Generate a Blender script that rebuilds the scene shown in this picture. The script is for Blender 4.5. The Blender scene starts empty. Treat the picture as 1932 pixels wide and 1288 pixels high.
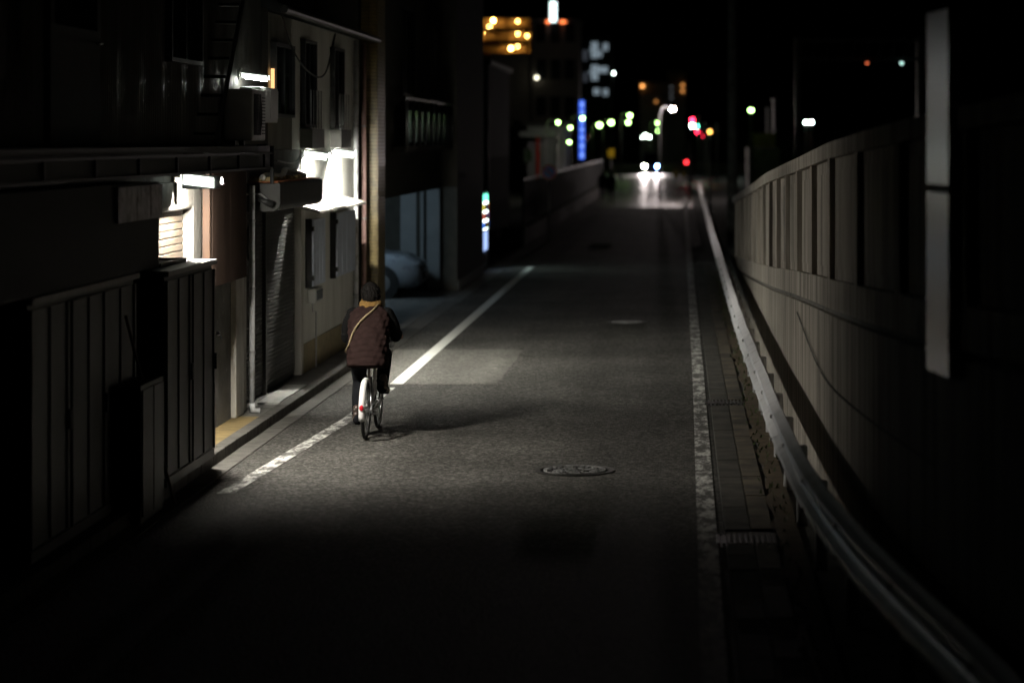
import bpy, bmesh, math, random
from mathutils import Vector, Matrix
random.seed(7)
S = bpy.context.scene
COL = S.collection
# ------------------------------------------------------------------ camera
CX, HY, F, H = 1285.0, 265.0, 4561.0, 3.1          # street vanishing point, focal length (px of a 1932 px frame), eye height
cam = bpy.data.cameras.new('camera')
cam.lens = 85.0; cam.sensor_width = 36.0
cam.shift_x = (966 - CX) / 1932.0
cam.shift_y = -(644 - HY) / 1932.0
cam.clip_start = 0.1; cam.clip_end = 3000
cam.dof.use_dof = True; cam.dof.focus_distance = 25.6; cam.dof.aperture_fstop = 1.15
camo = bpy.data.objects.new('camera', cam); COL.objects.link(camo)
camo.location = (0, 0, H); camo.rotation_euler = (math.radians(90), 0, 0)
S.camera = camo
# ------------------------------------------------------------------ night sky
W = bpy.data.worlds.new('World'); S.world = W; W.use_nodes = True
nt = W.node_tree; bg = nt.nodes['Background']
sky = nt.nodes.new('ShaderNodeTexSky'); sky.sky_type = 'NISHITA'; sky.sun_disc = False
sky.sun_elevation = math.radians(-6.0); sky.sun_rotation = math.radians(200)
nt.links.new(sky.outputs[0], bg.inputs[0]); bg.inputs[1].default_value = 0.006
# ------------------------------------------------------------------ exposure, render
S.view_settings.view_transform = 'Standard'; S.view_settings.look = 'None'
S.view_settings.exposure = 0.0; S.view_settings.gamma = 1.0
S.cycles.use_denoising = True
try: S.cycles.denoiser = 'OPENIMAGEDENOISE'
except Exception: pass
S.cycles.max_bounces = 5; S.cycles.diffuse_bounces = 3; S.cycles.glossy_bounces = 3
S.cycles.sample_clamp_indirect = 4.0; S.cycles.caustics_reflective = False; S.cycles.caustics_refractive = False
S.cycles.use_light_tree = True

def PX(px, Y): return (px - CX) * Y / F
def PZ(py, Y): return H - (py - HY) * Y / F

# ------------------------------------------------------------------ materials
MATS = {}
def mat(name, col, rough=0.7, metal=0.0, var=0.25, scale=6.0, bump=0.0, bscale=60.0, streak=0.0, spec=None, dirt=None, dirt_scale=2.0, dirt_lo=0.5, dirt_hi=0.7):
    if name in MATS: return MATS[name]
    m = bpy.data.materials.new(name); m.use_nodes = True
    n = m.node_tree.nodes; l = m.node_tree.links; b = n['Principled BSDF']
    b.inputs['Roughness'].default_value = rough; b.inputs['Metallic'].default_value = metal
    if spec is not None: b.inputs['Specular IOR Level'].default_value = spec
    g = n.new('ShaderNodeNewGeometry')
    src = g.outputs['Position']
    no = n.new('ShaderNodeTexNoise'); no.inputs['Scale'].default_value = scale; no.inputs['Detail'].default_value = 6
    if streak:
        mp = n.new('ShaderNodeMapping'); mp.inputs['Scale'].default_value = (1, 1, streak); l.new(src, mp.inputs[0]); l.new(mp.outputs[0], no.inputs['Vector'])
    else: l.new(src, no.inputs['Vector'])
    r = n.new('ShaderNodeValToRGB'); l.new(no.outputs[0], r.inputs[0])
    r.color_ramp.elements[0].position = 0.3; r.color_ramp.elements[1].position = 0.7
    r.color_ramp.elements[0].color = [c * (1 - var) for c in col] + [1]
    r.color_ramp.elements[1].color = [min(1, c * (1 + var)) for c in col] + [1]
    out = r.outputs[0]
    if dirt:
        n2 = n.new('ShaderNodeTexNoise'); n2.inputs['Scale'].default_value = dirt_scale; n2.inputs['Detail'].default_value = 8; n2.inputs['Roughness'].default_value = 0.65
        if streak: l.new(mp.outputs[0], n2.inputs['Vector'])
        else: l.new(src, n2.inputs['Vector'])
        r2 = n.new('ShaderNodeMapRange'); r2.inputs[1].default_value = dirt_lo; r2.inputs[2].default_value = dirt_hi
        l.new(n2.outputs[0], r2.inputs[0])
        mx = n.new('ShaderNodeMixRGB'); l.new(r2.outputs[0], mx.inputs[0]); l.new(out, mx.inputs[1]); mx.inputs[2].default_value = list(dirt) + [1]
        out = mx.outputs[0]
    l.new(out, b.inputs['Base Color'])
    rr = n.new('ShaderNodeMapRange'); rr.inputs[3].default_value = max(0.02, rough - 0.08); rr.inputs[4].default_value = min(1, rough + 0.08)
    l.new(no.outputs[0], rr.inputs[0]); l.new(rr.outputs[0], b.inputs['Roughness'])
    if bump:
        n3 = n.new('ShaderNodeTexNoise'); n3.inputs['Scale'].default_value = bscale; n3.inputs['Detail'].default_value = 4
        l.new(src, n3.inputs['Vector'])
        bp = n.new('ShaderNodeBump'); bp.inputs['Strength'].default_value = bump; bp.inputs['Distance'].default_value = 0.01
        l.new(n3.outputs[0], bp.inputs['Height']); l.new(bp.outputs[0], b.inputs['Normal'])
    MATS[name] = m; return m
def emis(name, col, strength, sample=True):
    if name in MATS: return MATS[name]
    m = bpy.data.materials.new(name); m.use_nodes = True
    n = m.node_tree.nodes; l = m.node_tree.links
    for x in list(n):
        if x.type == 'BSDF_PRINCIPLED': n.remove(x)
    e = n.new('ShaderNodeEmission'); e.inputs[0].default_value = list(col) + [1]; e.inputs[1].default_value = strength
    l.new(e.outputs[0], n['Material Output'].inputs[0])
    if not sample: m.cycles.emission_sampling = 'NONE'
    MATS[name] = m; return m
def glass(name, col, rough=0.08):
    m = mat(name, col, rough, 0.0, 0.1, 3.0); m.node_tree.nodes['Principled BSDF'].inputs['Specular IOR Level'].default_value = 0.8
    return m

def asphalt(name, lo, hi, stain, rough=0.82, bumps=0.75):
    m = bpy.data.materials.new(name); m.use_nodes = True
    n = m.node_tree.nodes; l = m.node_tree.links; b = n['Principled BSDF']
    g = n.new('ShaderNodeNewGeometry'); P = g.outputs['Position']
    def noise(sc, det=3, rgh=0.5):
        t = n.new('ShaderNodeTexNoise'); t.inputs['Scale'].default_value = sc; t.inputs['Detail'].default_value = det; t.inputs['Roughness'].default_value = rgh
        l.new(P, t.inputs['Vector']); return t.outputs[0]
    def mr(v, a, c, d, e):
        t = n.new('ShaderNodeMapRange'); t.inputs[1].default_value = a; t.inputs[2].default_value = c; t.inputs[3].default_value = d; t.inputs[4].default_value = e
        l.new(v, t.inputs[0]); return t.outputs[0]
    vor = n.new('ShaderNodeTexVoronoi'); vor.inputs['Scale'].default_value = 40.0; l.new(P, vor.inputs['Vector'])
    hsv = n.new('ShaderNodeSeparateColor'); l.new(vor.outputs['Color'], hsv.inputs[0])
    gp = n.new('ShaderNodeMath'); gp.operation = 'POWER'; gp.inputs[1].default_value = 2.2; l.new(hsv.outputs[0], gp.inputs[0]); grain = mr(gp.outputs[0], 0.0, 1.0, lo, hi)
    big = mr(noise(0.55, 6, 0.6), 0.35, 0.68, stain, 1.12)
    mid = mr(noise(7.0, 5, 0.7), 0.3, 0.7, 0.78, 1.2)
    mp = n.new('ShaderNodeMapping'); mp.inputs['Scale'].default_value = (1.6, 0.07, 1); l.new(P, mp.inputs[0])
    tr = n.new('ShaderNodeTexNoise'); tr.inputs['Scale'].default_value = 1.0; tr.inputs['Detail'].default_value = 3; l.new(mp.outputs[0], tr.inputs['Vector'])
    trk = mr(tr.outputs[0], 0.35, 0.65, 0.82, 1.15)
    cr = n.new('ShaderNodeTexVoronoi'); cr.feature = 'DISTANCE_TO_EDGE'; cr.inputs['Scale'].default_value = 0.42
    wp = n.new('ShaderNodeTexNoise'); wp.inputs['Scale'].default_value = 2.2; wp.inputs['Detail'].default_value = 5; l.new(P, wp.inputs['Vector'])
    va = n.new('ShaderNodeVectorMath'); va.operation = 'MULTIPLY_ADD'; va.inputs[1].default_value = (0.9, 0.9, 0); l.new(wp.outputs['Color'], va.inputs[0]); l.new(P, va.inputs[2]); l.new(va.outputs[0], cr.inputs['Vector'])
    crk = mr(cr.outputs[0], 0.0, 0.006, 0.55, 1.0)
    m0 = n.new('ShaderNodeMath'); m0.operation = 'MULTIPLY'; l.new(trk, m0.inputs[0]); l.new(crk, m0.inputs[1])
    m00 = n.new('ShaderNodeMath'); m00.operation = 'MULTIPLY'; l.new(m0.outputs[0], m00.inputs[0]); l.new(big, m00.inputs[1]); big = m00.outputs[0]
    m1 = n.new('ShaderNodeMath'); m1.operation = 'MULTIPLY'; l.new(grain, m1.inputs[0]); l.new(big, m1.inputs[1])
    m2 = n.new('ShaderNodeMath'); m2.operation = 'MULTIPLY'; l.new(m1.outputs[0], m2.inputs[0]); l.new(mid, m2.inputs[1])
    cc = n.new('ShaderNodeCombineColor'); l.new(m2.outputs[0], cc.inputs[0])
    for i, k in ((1, 0.965), (2, 0.88)):
        t = n.new('ShaderNodeMath'); t.operation = 'MULTIPLY'; t.inputs[1].default_value = k; l.new(m2.outputs[0], t.inputs[0]); l.new(t.outputs[0], cc.inputs[i])
    l.new(cc.outputs[0], b.inputs['Base Color'])
    b.inputs['Roughness'].default_value = rough; b.inputs['Specular IOR Level'].default_value = 0.15 if rough > 0.6 else 0.35
    bp = n.new('ShaderNodeBump'); bp.inputs['Strength'].default_value = bumps; bp.inputs['Distance'].default_value = 0.012
    l.new(vor.outputs['Distance'], bp.inputs['Height']); l.new(bp.outputs[0], b.inputs['Normal'])
    MATS[name] = m; return m
ASPH = asphalt('asphalt', 0.04, 0.17, 0.62)
ASPH2 = asphalt('asphalt_patch', 0.085, 0.2, 0.85)
ASPH_S = asphalt('asphalt_polished', 0.035, 0.12, 0.8, 0.42, 0.12)
def paint_mat(name, wear_lo, wear_hi):
    m = mat(name, (0.62, 0.62, 0.59), 0.75, 0, 0.12, 20, 0.4, 60)
    n = m.node_tree.nodes; l = m.node_tree.links; b = n['Principled BSDF']
    g = n.new('ShaderNodeNewGeometry')
    mp = n.new('ShaderNodeMapping'); mp.inputs['Scale'].default_value = (7.0, 2.4, 1); l.new(g.outputs['Position'], mp.inputs[0])
    t = n.new('ShaderNodeTexNoise'); t.inputs['Scale'].default_value = 1.0; t.inputs['Detail'].default_value = 8; t.inputs['Roughness'].default_value = 0.8; l.new(mp.outputs[0], t.inputs['Vector'])
    r = n.new('ShaderNodeMapRange'); r.inputs[1].default_value = wear_lo; r.inputs[2].default_value = wear_hi; l.new(t.outputs[0], r.inputs[0])
    old = b.inputs['Base Color'].links[0].from_socket
    mx = n.new('ShaderNodeMixRGB'); l.new(r.outputs[0], mx.inputs[0]); l.new(old, mx.inputs[1]); mx.inputs[2].default_value = (0.075, 0.072, 0.066, 1)
    l.new(mx.outputs[0], b.inputs['Base Color'])
    return m
PAINT = paint_mat('line_paint', 0.62, 0.85)
PAINT_WORN = paint_mat('line_paint_worn', 0.435, 0.53)
CONC = mat('concrete', (0.25, 0.24, 0.22), 0.85, 0, 0.25, 5, 0.5, 40, dirt=(0.09, 0.085, 0.07), dirt_scale=3)
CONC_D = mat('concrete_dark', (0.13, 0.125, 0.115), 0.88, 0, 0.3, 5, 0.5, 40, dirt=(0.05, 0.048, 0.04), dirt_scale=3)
WALLC = mat('wall_concrete_stained', (0.4, 0.362, 0.312), 0.86, 0, 0.2, 6, 0.4, 50, streak=0.05, dirt=(0.1, 0.088, 0.074), dirt_scale=7.0, dirt_lo=0.42, dirt_hi=0.66)
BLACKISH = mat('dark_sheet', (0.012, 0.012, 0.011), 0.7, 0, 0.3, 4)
DKSTEEL = mat('dark_steel', (0.035, 0.036, 0.036), 0.5, 0.5, 0.3, 12)
CORR = mat('corrugated_grey', (0.085, 0.085, 0.08), 0.42, 0.2, 0.2, 5, streak=0.2, dirt=(0.07, 0.055, 0.04), dirt_scale=4)
BROWN = mat('corrugated_brown', (0.018, 0.011, 0.008), 0.6, 0.0, 0.25, 6, streak=0.15, spec=0.2, dirt=(0.015, 0.01, 0.008), dirt_scale=5)
WOOD = mat('wood_edge', (0.045, 0.02, 0.008), 0.7, 0, 0.3, 20, streak=0.1)
WHITEW = mat('white_stucco', (0.62, 0.61, 0.57), 0.85, 0, 0.08, 4, 0.35, 90, streak=0.25, dirt=(0.42, 0.4, 0.36), dirt_scale=2.5, dirt_lo=0.5, dirt_hi=0.75)
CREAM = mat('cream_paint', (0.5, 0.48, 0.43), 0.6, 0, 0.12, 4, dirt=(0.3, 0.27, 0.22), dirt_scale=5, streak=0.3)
CREAM_DIM = mat('cream_paint_dimmed', (0.14, 0.132, 0.118), 0.7, 0, 0.15, 4, dirt=(0.07, 0.062, 0.05), dirt_scale=5, streak=0.3)  # cream with blotchy dirt, base darkened to offset the near lamp's glare
SHUT_L = mat('shutter_cream', (0.1, 0.08, 0.06), 0.5, 0.1, 0.12, 5, dirt=(0.06, 0.046, 0.034), dirt_scale=8)  # cream darkened in its colour so the slats show under the lamp
SHUT_D = mat('shutter_grey_brown', (0.027, 0.025, 0.023), 0.6, 0.1, 0.2, 5, dirt=(0.02, 0.017, 0.014), dirt_scale=6)
MORTAR = mat('mortar_grey', (0.16, 0.16, 0.155), 0.85, 0, 0.25, 5, 0.4, 30, dirt=(0.3, 0.3, 0.28), dirt_scale=6, dirt_lo=0.62, dirt_hi=0.68)
TANB = mat('tan_skirting', (0.26, 0.21, 0.12), 0.8, 0, 0.25, 6, 0.3, 40)
YELC = mat('yellow_stained_concrete', (0.2, 0.145, 0.06), 0.85, 0, 0.3, 6, 0.4, 40)
RUST = mat('rusted_iron', (0.42, 0.14, 0.055), 0.8, 0.1, 0.4, 9, 0.5, 50, dirt=(0.55, 0.42, 0.3), dirt_scale=9, dirt_lo=0.6, dirt_hi=0.7)
AWN = mat('awning_green_grey', (0.03, 0.031, 0.028), 0.6, 0.1, 0.2, 5)
PIPE = mat('pipe_pvc', (0.5, 0.51, 0.52), 0.4, 0, 0.12, 6, dirt=(0.25, 0.24, 0.22), dirt_scale=7)
PIPE_P = mat('pipe_pink', (0.4, 0.25, 0.23), 0.5, 0, 0.15, 6)
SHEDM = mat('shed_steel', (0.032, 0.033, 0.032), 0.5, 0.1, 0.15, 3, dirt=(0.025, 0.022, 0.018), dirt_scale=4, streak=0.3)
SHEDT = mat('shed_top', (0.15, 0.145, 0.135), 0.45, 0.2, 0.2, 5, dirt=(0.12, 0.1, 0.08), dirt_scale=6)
PANELG = mat('panel_violet_grey', (0.62, 0.58, 0.62), 0.5, 0.1, 0.3, 9, dirt=(0.13, 0.11, 0.1), dirt_scale=7)
BLUEW = mat('storm_shutter_blue_white', (0.62, 0.68, 0.8), 0.45, 0.1, 0.08, 3)
GLASSD = glass('window_glass_dark', (0.012, 0.014, 0.016))
TILE = mat('glazed_tile_yellow', (0.22, 0.165, 0.065), 0.35, 0, 0.35, 7)
GROUT = mat('tile_grout', (0.07, 0.06, 0.045), 0.9, 0, 0.2, 9)
HOUSEC = mat('house_wall_brown', (0.085, 0.08, 0.065), 0.85, 0, 0.2, 5, 0.2, 30)
PALE = mat('pale_panel', (0.36, 0.38, 0.38), 0.6, 0, 0.1, 3)
RAILW = mat('guardrail_white', (0.76, 0.76, 0.78), 0.42, 0.15, 0.1, 4, dirt=(0.2, 0.18, 0.15), dirt_scale=5, dirt_lo=0.6, dirt_hi=0.75)
GALV = mat('galvanised', (0.34, 0.34, 0.34), 0.42, 0.7, 0.15, 8)
IRON = mat('cast_iron', (0.05, 0.048, 0.045), 0.55, 0.4, 0.35, 18, 0.3, 120)
SOIL = mat('gutter_soil', (0.085, 0.06, 0.034), 0.95, 0, 0.4, 9, 0.7, 50)
LEAF = mat('weed_leaf', (0.06, 0.085, 0.03), 0.7, 0, 0.4, 20)
PLAST = mat('ivory_plastic', (0.5, 0.5, 0.47), 0.45, 0, 0.1, 6)
RUBBER = mat('rubber_black', (0.018, 0.018, 0.018), 0.7, 0, 0.2, 20)
CHROME = mat('chrome', (0.55, 0.55, 0.55), 0.22, 1.0, 0.1, 9)
BWHITE = mat('bike_white_paint', (0.72, 0.7, 0.7), 0.3, 0, 0.05, 6)
REDREF = mat('red_reflector', (0.55, 0.02, 0.035), 0.2, 0, 0.1, 30)
FABV = mat('vest_nylon_maroon', (0.0165, 0.0092, 0.0084), 0.85, 0, 0.2, 25, 0.3, 70, spec=0.06)
FABB = mat('jacket_black', (0.005, 0.005, 0.0052), 0.9, 0, 0.3, 25, 0.3, 90, spec=0.06)
FABP = mat('trousers_charcoal', (0.008, 0.0085, 0.01), 0.9, 0, 0.3, 20, 0.3, 80, spec=0.06)
MUST = mat('collar_mustard_fleece', (0.14, 0.076, 0.015), 0.95, 0, 0.3, 60, 0.9, 120)
STRAP = mat('strap_cream', (0.3, 0.23, 0.13), 0.7, 0, 0.1, 30)
SKIN = mat('skin', (0.5, 0.3, 0.22), 0.55, 0, 0.08, 20)
HAIR = mat('hair_black', (0.006, 0.005, 0.0045), 0.6, 0, 0.4, 60, 0.9, 140, spec=0.15)
SHOE = mat('shoe_dark', (0.045, 0.03, 0.024), 0.35, 0, 0.3, 20)
SOLE = mat('shoe_sole', (0.2, 0.16, 0.12), 0.7, 0, 0.2, 20)
FAR_G = mat('far_wall_grey', (0.11, 0.1, 0.09), 0.9, 0, 0.2, 0.6)
FAR_D = mat('far_wall_dark', (0.04, 0.04, 0.04), 0.9, 0, 0.2, 0.6)
FAR_O = mat('far_wall_ochre', (0.24, 0.15, 0.07), 0.9, 0, 0.15, 0.8)
FAR_W = mat('far_wall_white', (0.3, 0.31, 0.32), 0.9, 0, 0.1, 0.8)
SIGNB = mat('sign_blue', (0.03, 0.16, 0.8), 0.35, 0, 0.05, 3)
SIGNR = mat('sign_red', (0.5, 0.03, 0.02), 0.35, 0, 0.05, 3)
SIGNY = mat('sign_yellow', (0.6, 0.42, 0.02), 0.4, 0, 0.05, 3)
CARW = mat('car_paint_silver', (0.35, 0.38, 0.42), 0.28, 0.3, 0.05, 3)
CARD = mat('car_paint_dark_blue', (0.02, 0.025, 0.06), 0.3, 0.2, 0.05, 3)
LENS = mat('lamp_lens', (0.75, 0.8, 0.85), 0.1, 0.6, 0.05, 9)
# light givers
TUBE_A = emis('tube_shutter_lamp', (1.0, 0.95, 0.84), 5000)
TUBE_B = emis('tube_sign_lamp', (1.0, 0.975, 0.86), 7600)
TUBE_U = emis('tube_upper_lamp', (0.97, 1.0, 0.92), 200)
WARMG = emis('warm_window_gap', (1.0, 0.55, 0.22), 1.6)

# ------------------------------------------------------------------ mesh helpers
ORG = {}
class MB:
    def __init__(s): s.v = []; s.f = []
    def box(s, x0, x1, y0, y1, z0, z1):
        b = len(s.v)
        s.v += [Vector(p) for p in ((x0,y0,z0),(x1,y0,z0),(x1,y1,z0),(x0,y1,z0),(x0,y0,z1),(x1,y0,z1),(x1,y1,z1),(x0,y1,z1))]
        s.f += [[b+i for i in q] for q in ((0,3,2,1),(4,5,6,7),(0,1,5,4),(1,2,6,5),(2,3,7,6),(3,0,4,7))]
        return s
    def tube(s, pts, rad, n=10, caps=True, flat=None, closed=False):
        pts = [Vector(p) for p in pts]
        if not isinstance(rad, list): rad = [rad] * len(pts)      # a tuple is one ellipse for the whole tube
        b = len(s.v); prev = None; m = len(pts)
        for i, p in enumerate(pts):
            if closed: t = (pts[(i+1) % m] - pts[i-1]).normalized()
            else: t = (pts[min(i+1, m-1)] - pts[max(i-1, 0)]).normalized()
            if prev is None:
                u = t.cross(Vector((0, 0, 1)))
                if u.length < 0.05: u = t.cross(Vector((0, 1, 0)))
                u.normalize()
            else:
                u = prev - t * prev.dot(t); u.normalize()
            prev = u; w = t.cross(u); r = rad[i]
            ru, rw = (r if isinstance(r, (tuple, list)) else (r, r))
            for k in range(n):
                a = 2 * math.pi * k / n
                s.v.append(p + u * math.cos(a) * ru + w * math.sin(a) * rw)
        rng = m if closed else m - 1
        for i in range(rng):
            j = (i + 1) % m
            for k in range(n):
                k2 = (k + 1) % n
                s.f.append([b+i*n+k, b+i*n+k2, b+j*n+k2, b+j*n+k])
        if caps and not closed:
            s.f.append([b+k for k in range(n)][::-1]); s.f.append([b+(m-1)*n+k for k in range(n)])
        return s
    def cyl(s, p0, p1, r, n=12): return s.tube([p0, p1], r, n)
    def prism(s, prof, axis, a0, a1):
        """prof: 2D points in the plane normal to the axis: 'x'->(y,z) 'y'->(x,z) 'z'->(x,y)"""
        b = len(s.v); n = len(prof)
        for a in (a0, a1):
            for (p, q) in prof:
                s.v.append(Vector({'x': (a, p, q), 'y': (p, a, q), 'z': (p, q, a)}[axis]))
        for k in range(n):
            k2 = (k+1) % n
            s.f.append([b+k, b+k2, b+n+k2, b+n+k])
        s.f.append([b+k for k in range(n)][::-1]); s.f.append([b+n+k for k in range(n)])
        return s
    def rings(s, rings, caps=True, closed_ring=True):
        b = len(s.v); n = len(rings[0])
        for r in rings: s.v += [Vector(p) for p in r]
        for i in range(len(rings)-1):
            for k in range(n if closed_ring else n-1):
                k2 = (k+1) % n
                s.f.append([b+i*n+k, b+i*n+k2, b+(i+1)*n+k2, b+(i+1)*n+k])
        if caps and closed_ring:
            s.f.append([b+k for k in range(n)][::-1]); s.f.append([b+(len(rings)-1)*n+k for k in range(n)])
        return s
    def ball(s, c, r, nu=12, nv=8):
        c = Vector(c); rx, ry, rz = r if isinstance(r, (tuple, list)) else (r, r, r)
        rs = []
        for i in range(nv+1):
            a = math.pi * (i / nv) * 0.998 + 0.003
            rs.append([c + Vector((rx*math.sin(a)*math.cos(2*math.pi*k/nu), ry*math.sin(a)*math.sin(2*math.pi*k/nu), -rz*math.cos(a))) for k in range(nu)])
        return s.rings(rs)
    def quad(s, *p):
        b = len(s.v); s.v += [Vector(q) for q in p]; s.f.append(list(range(b, b+len(p)))); return s
    def xf(s, M):
        s.v = [M @ v for v in s.v]; return s
    def build(s, name, m, parent=None, smooth=False, bevel=0.0, org=None, voxel=0.0, subd=0):
        o0 = Vector(org) if org is not None else (ORG[parent.name] if parent is not None else Vector((0,0,0)))
        me = bpy.data.meshes.new(name)
        me.from_pydata([tuple(v - o0) for v in s.v], [], s.f); me.materials.append(m)
        bm = bmesh.new(); bm.from_mesh(me); bmesh.ops.recalc_face_normals(bm, faces=bm.faces)
        if bevel:
            bmesh.ops.bevel(bm, geom=[e for e in bm.edges if len(e.link_faces) == 2 and e.calc_face_angle(0) > 0.6], offset=bevel, segments=2, affect='EDGES', profile=0.6)
        bm.to_mesh(me); bm.free()
        if smooth:
            for p in me.polygons: p.use_smooth = True
        o = bpy.data.objects.new(name, me); COL.objects.link(o)
        if parent is not None: o.parent = parent
        else: o.location = o0
        ORG[o.name] = o0
        if voxel:
            md = o.modifiers.new('remesh', 'REMESH'); md.mode = 'VOXEL'; md.voxel_size = voxel; md.use_smooth_shade = True
            md2 = o.modifiers.new('smooth', 'SMOOTH'); md2.factor = 0.5; md2.iterations = 6
        if subd:
            md = o.modifiers.new('sub', 'SUBSURF'); md.levels = subd; md.render_levels = subd
        return o
def B(x0, x1, y0, y1, z0, z1): return MB().box(x0, x1, y0, y1, z0, z1)
def tag(o, label=None, cat=None, group=None, kind=None):
    if label: o['label'] = label
    if cat: o['category'] = cat
    if group: o['group'] = group
    if kind: o['kind'] = kind
    return o
def thing(name, loc, label, cat, group=None):
    o = bpy.data.objects.new(name, None); COL.objects.link(o); o.location = loc; o.empty_display_size = 0.1
    ORG[o.name] = Vector(loc); return tag(o, label, cat, group)
PCACHE = {}
def piece(name, dims, c, m, parent, rot=None, bevel=0.0):
    """a small box that shares its mesh with all alike pieces"""
    key = (tuple(round(d, 4) for d in dims), m.name, bevel)
    if key not in PCACHE:
        x, y, z = [d/2 for d in dims]
        o = B(-x, x, -y, y, -z, z).build(name, m, None, bevel=bevel); PCACHE[key] = o.data
        del ORG[o.name]
    else:
        o = bpy.data.objects.new(name, PCACHE[key]); COL.objects.link(o)
    o.parent = parent; o.location = Vector(c) - ORG[parent.name]; ORG[o.name] = ORG[parent.name]
    if rot: o.rotation_euler = rot
    return o
def catmull(pts, k=4):
    pts = [Vector(p) for p in pts]; out = []
    for i in range(len(pts)-1):
        p0 = pts[max(i-1,0)]; p1 = pts[i]; p2 = pts[i+1]; p3 = pts[min(i+2, len(pts)-1)]
        for j in range(k):
            t = j/k
            out.append(0.5*((2*p1)+(p2-p0)*t+(2*p0-5*p1+4*p2-p3)*t*t+(3*p1-p0-3*p2+p3)*t**3))
    out.append(pts[-1]); return out
def lerp_list(xs, ys, x):
    if x <= xs[0]: return ys[0]
    for i in range(len(xs)-1):
        if x <= xs[i+1]:
            t = (x-xs[i])/(xs[i+1]-xs[i]); return ys[i]*(1-t)+ys[i+1]*t
    return ys[-1]

# ================================================================== THE GROUND
g = B(-400, 400, -60, 900, -0.6, -0.02).build('ground', mat('ground_dark', (0.05, 0.05, 0.047), 0.9, 0, 0.3, 0.5)); tag(g, kind='structure')
r = B(-4.25, 0.34, -20, 60, -0.3, 0.0).build('road', ASPH); tag(r, kind='structure')
r = B(-9.0, 0.34, 60, 71, -0.3, 0.0).build('side_road', ASPH); tag(r, kind='structure')
r = B(-4.4, 0.6, 71, 112, -0.3, 0.0).build('road', ASPH); tag(r, kind='structure')
r = B(-4.4, 0.6, 112, 420, -0.3, 0.0).build('road', ASPH_S); tag(r, kind='structure')
r = B(-30, 40, 150, 215, -0.28, -0.004).build('cross_road', ASPH_S); tag(r, kind='structure')
rp = random.Random(4); edge = [(-4.24, 30.7)] + [(-4.24+k*0.1, 30.7+rp.uniform(-.03, .03)) for k in range(1, 19)] + [(-2.34+rp.uniform(-.012, .012), 30.75+k*0.17) for k in range(30)] + [(-2.4-k*0.1, 35.85+rp.uniform(-.03, .03)) for k in range(18)] + [(-4.24, 35.85)]
p = MB().prism(edge, 'z', 0.0005, 0.004).build('road_patch', ASPH2); tag(p, kind='structure')

def ribbon(name, path, w, m, z=0.008, step=0.3):
    """flat painted line following (x, y) points"""
    mb = MB(); ys = [q[1] for q in path]; xs = [q[0] for q in path]
    y = ys[0]; L = []
    while y < ys[-1]: L.append(y); y += step
    L.append(ys[-1])
    for a, b_ in zip(L[:-1], L[1:]):
        xa = lerp_list(ys, xs, a); xb = lerp_list(ys, xs, b_)
        k = len(mb.v)
        mb.v += [Vector((xa-w/2, a, z)), Vector((xa+w/2, a, z)), Vector((xb+w/2, b_, z)), Vector((xb-w/2, b_, z))]
        mb.f.append([k, k+1, k+2, k+3])
    o = mb.build(name, m); tag(o, kind='structure'); return o
ribbon('edge_line', [(-3.62, 30.72), (-3.68, 59.3)], 0.17, PAINT)
ribbon('edge_line', [(-4.0, 21.2), (-3.86, 23.8), (-3.69, 26.9), (-3.65, 30.3)], 0.15, PAINT_WORN)
ribbon('edge_line', [(0.19, 12.0), (0.2, 16.3), (0.205, 18.9), (0.215, 25)], 0.155, PAINT_WORN)
ribbon('edge_line', [(0.215, 25.02), (0.225, 32.5), (0.22, 50), (0.22, 148)], 0.15, paint_mat('line_paint_half', 0.43, 0.53))
# a faint cross line and the crosswalk far down the street
for k in range(9):
    xx = -4.0 + k * 0.5
    o = B(xx, xx+0.26, 143, 147, 0.004, 0.009).build('crosswalk_bar', PAINT); tag(o, kind='structure')
o = B(-4.0, 0.1, 139.2, 139.7, 0.004, 0.009).build('stop_line', PAINT); tag(o, kind='structure')

# left gutter and kerb
GUTL = mat('grimy_kerb', (0.085, 0.08, 0.072), 0.9, 0, 0.3, 7, 0.5, 40, dirt=(0.035, 0.032, 0.027), dirt_scale=4)
gut = B(-4.56, -4.254, 14, 58, -0.3, -0.004).build('gutter', CONC_D); tag(gut, kind='structure')
y = 14.0
i = 0
while y < 46:
    piece('gutter_slab', (0.3, 0.595, 0.05), (-4.406, y+0.3, -0.018 + random.uniform(-.002, .003)), GUTL, gut, bevel=0.006); y += 0.6
kerb = B(-5.6, -4.575, 14, 38, -0.3, 0.09).build('pavement', CONC_D); tag(kerb, kind='structure')
y = 14.0
while y < 37.5:
    piece('kerb_stone', (0.13, 0.592, 0.12), (-4.51, y+0.3, 0.055), GUTL, kerb, bevel=0.012); y += 0.6
B(-4.86, -4.58, 21.5, 26.3, 0.091, 0.1).build('yellow_strip', YELC, kerb)
B(-4.84, -4.585, 27.6, 29.6, 0.091, 0.115).build('doorstep', mat('doorstep_grey', (0.4, 0.4, 0.38), 0.8, 0, 0.2, 6, 0.4, 40), kerb, bevel=0.004)

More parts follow.
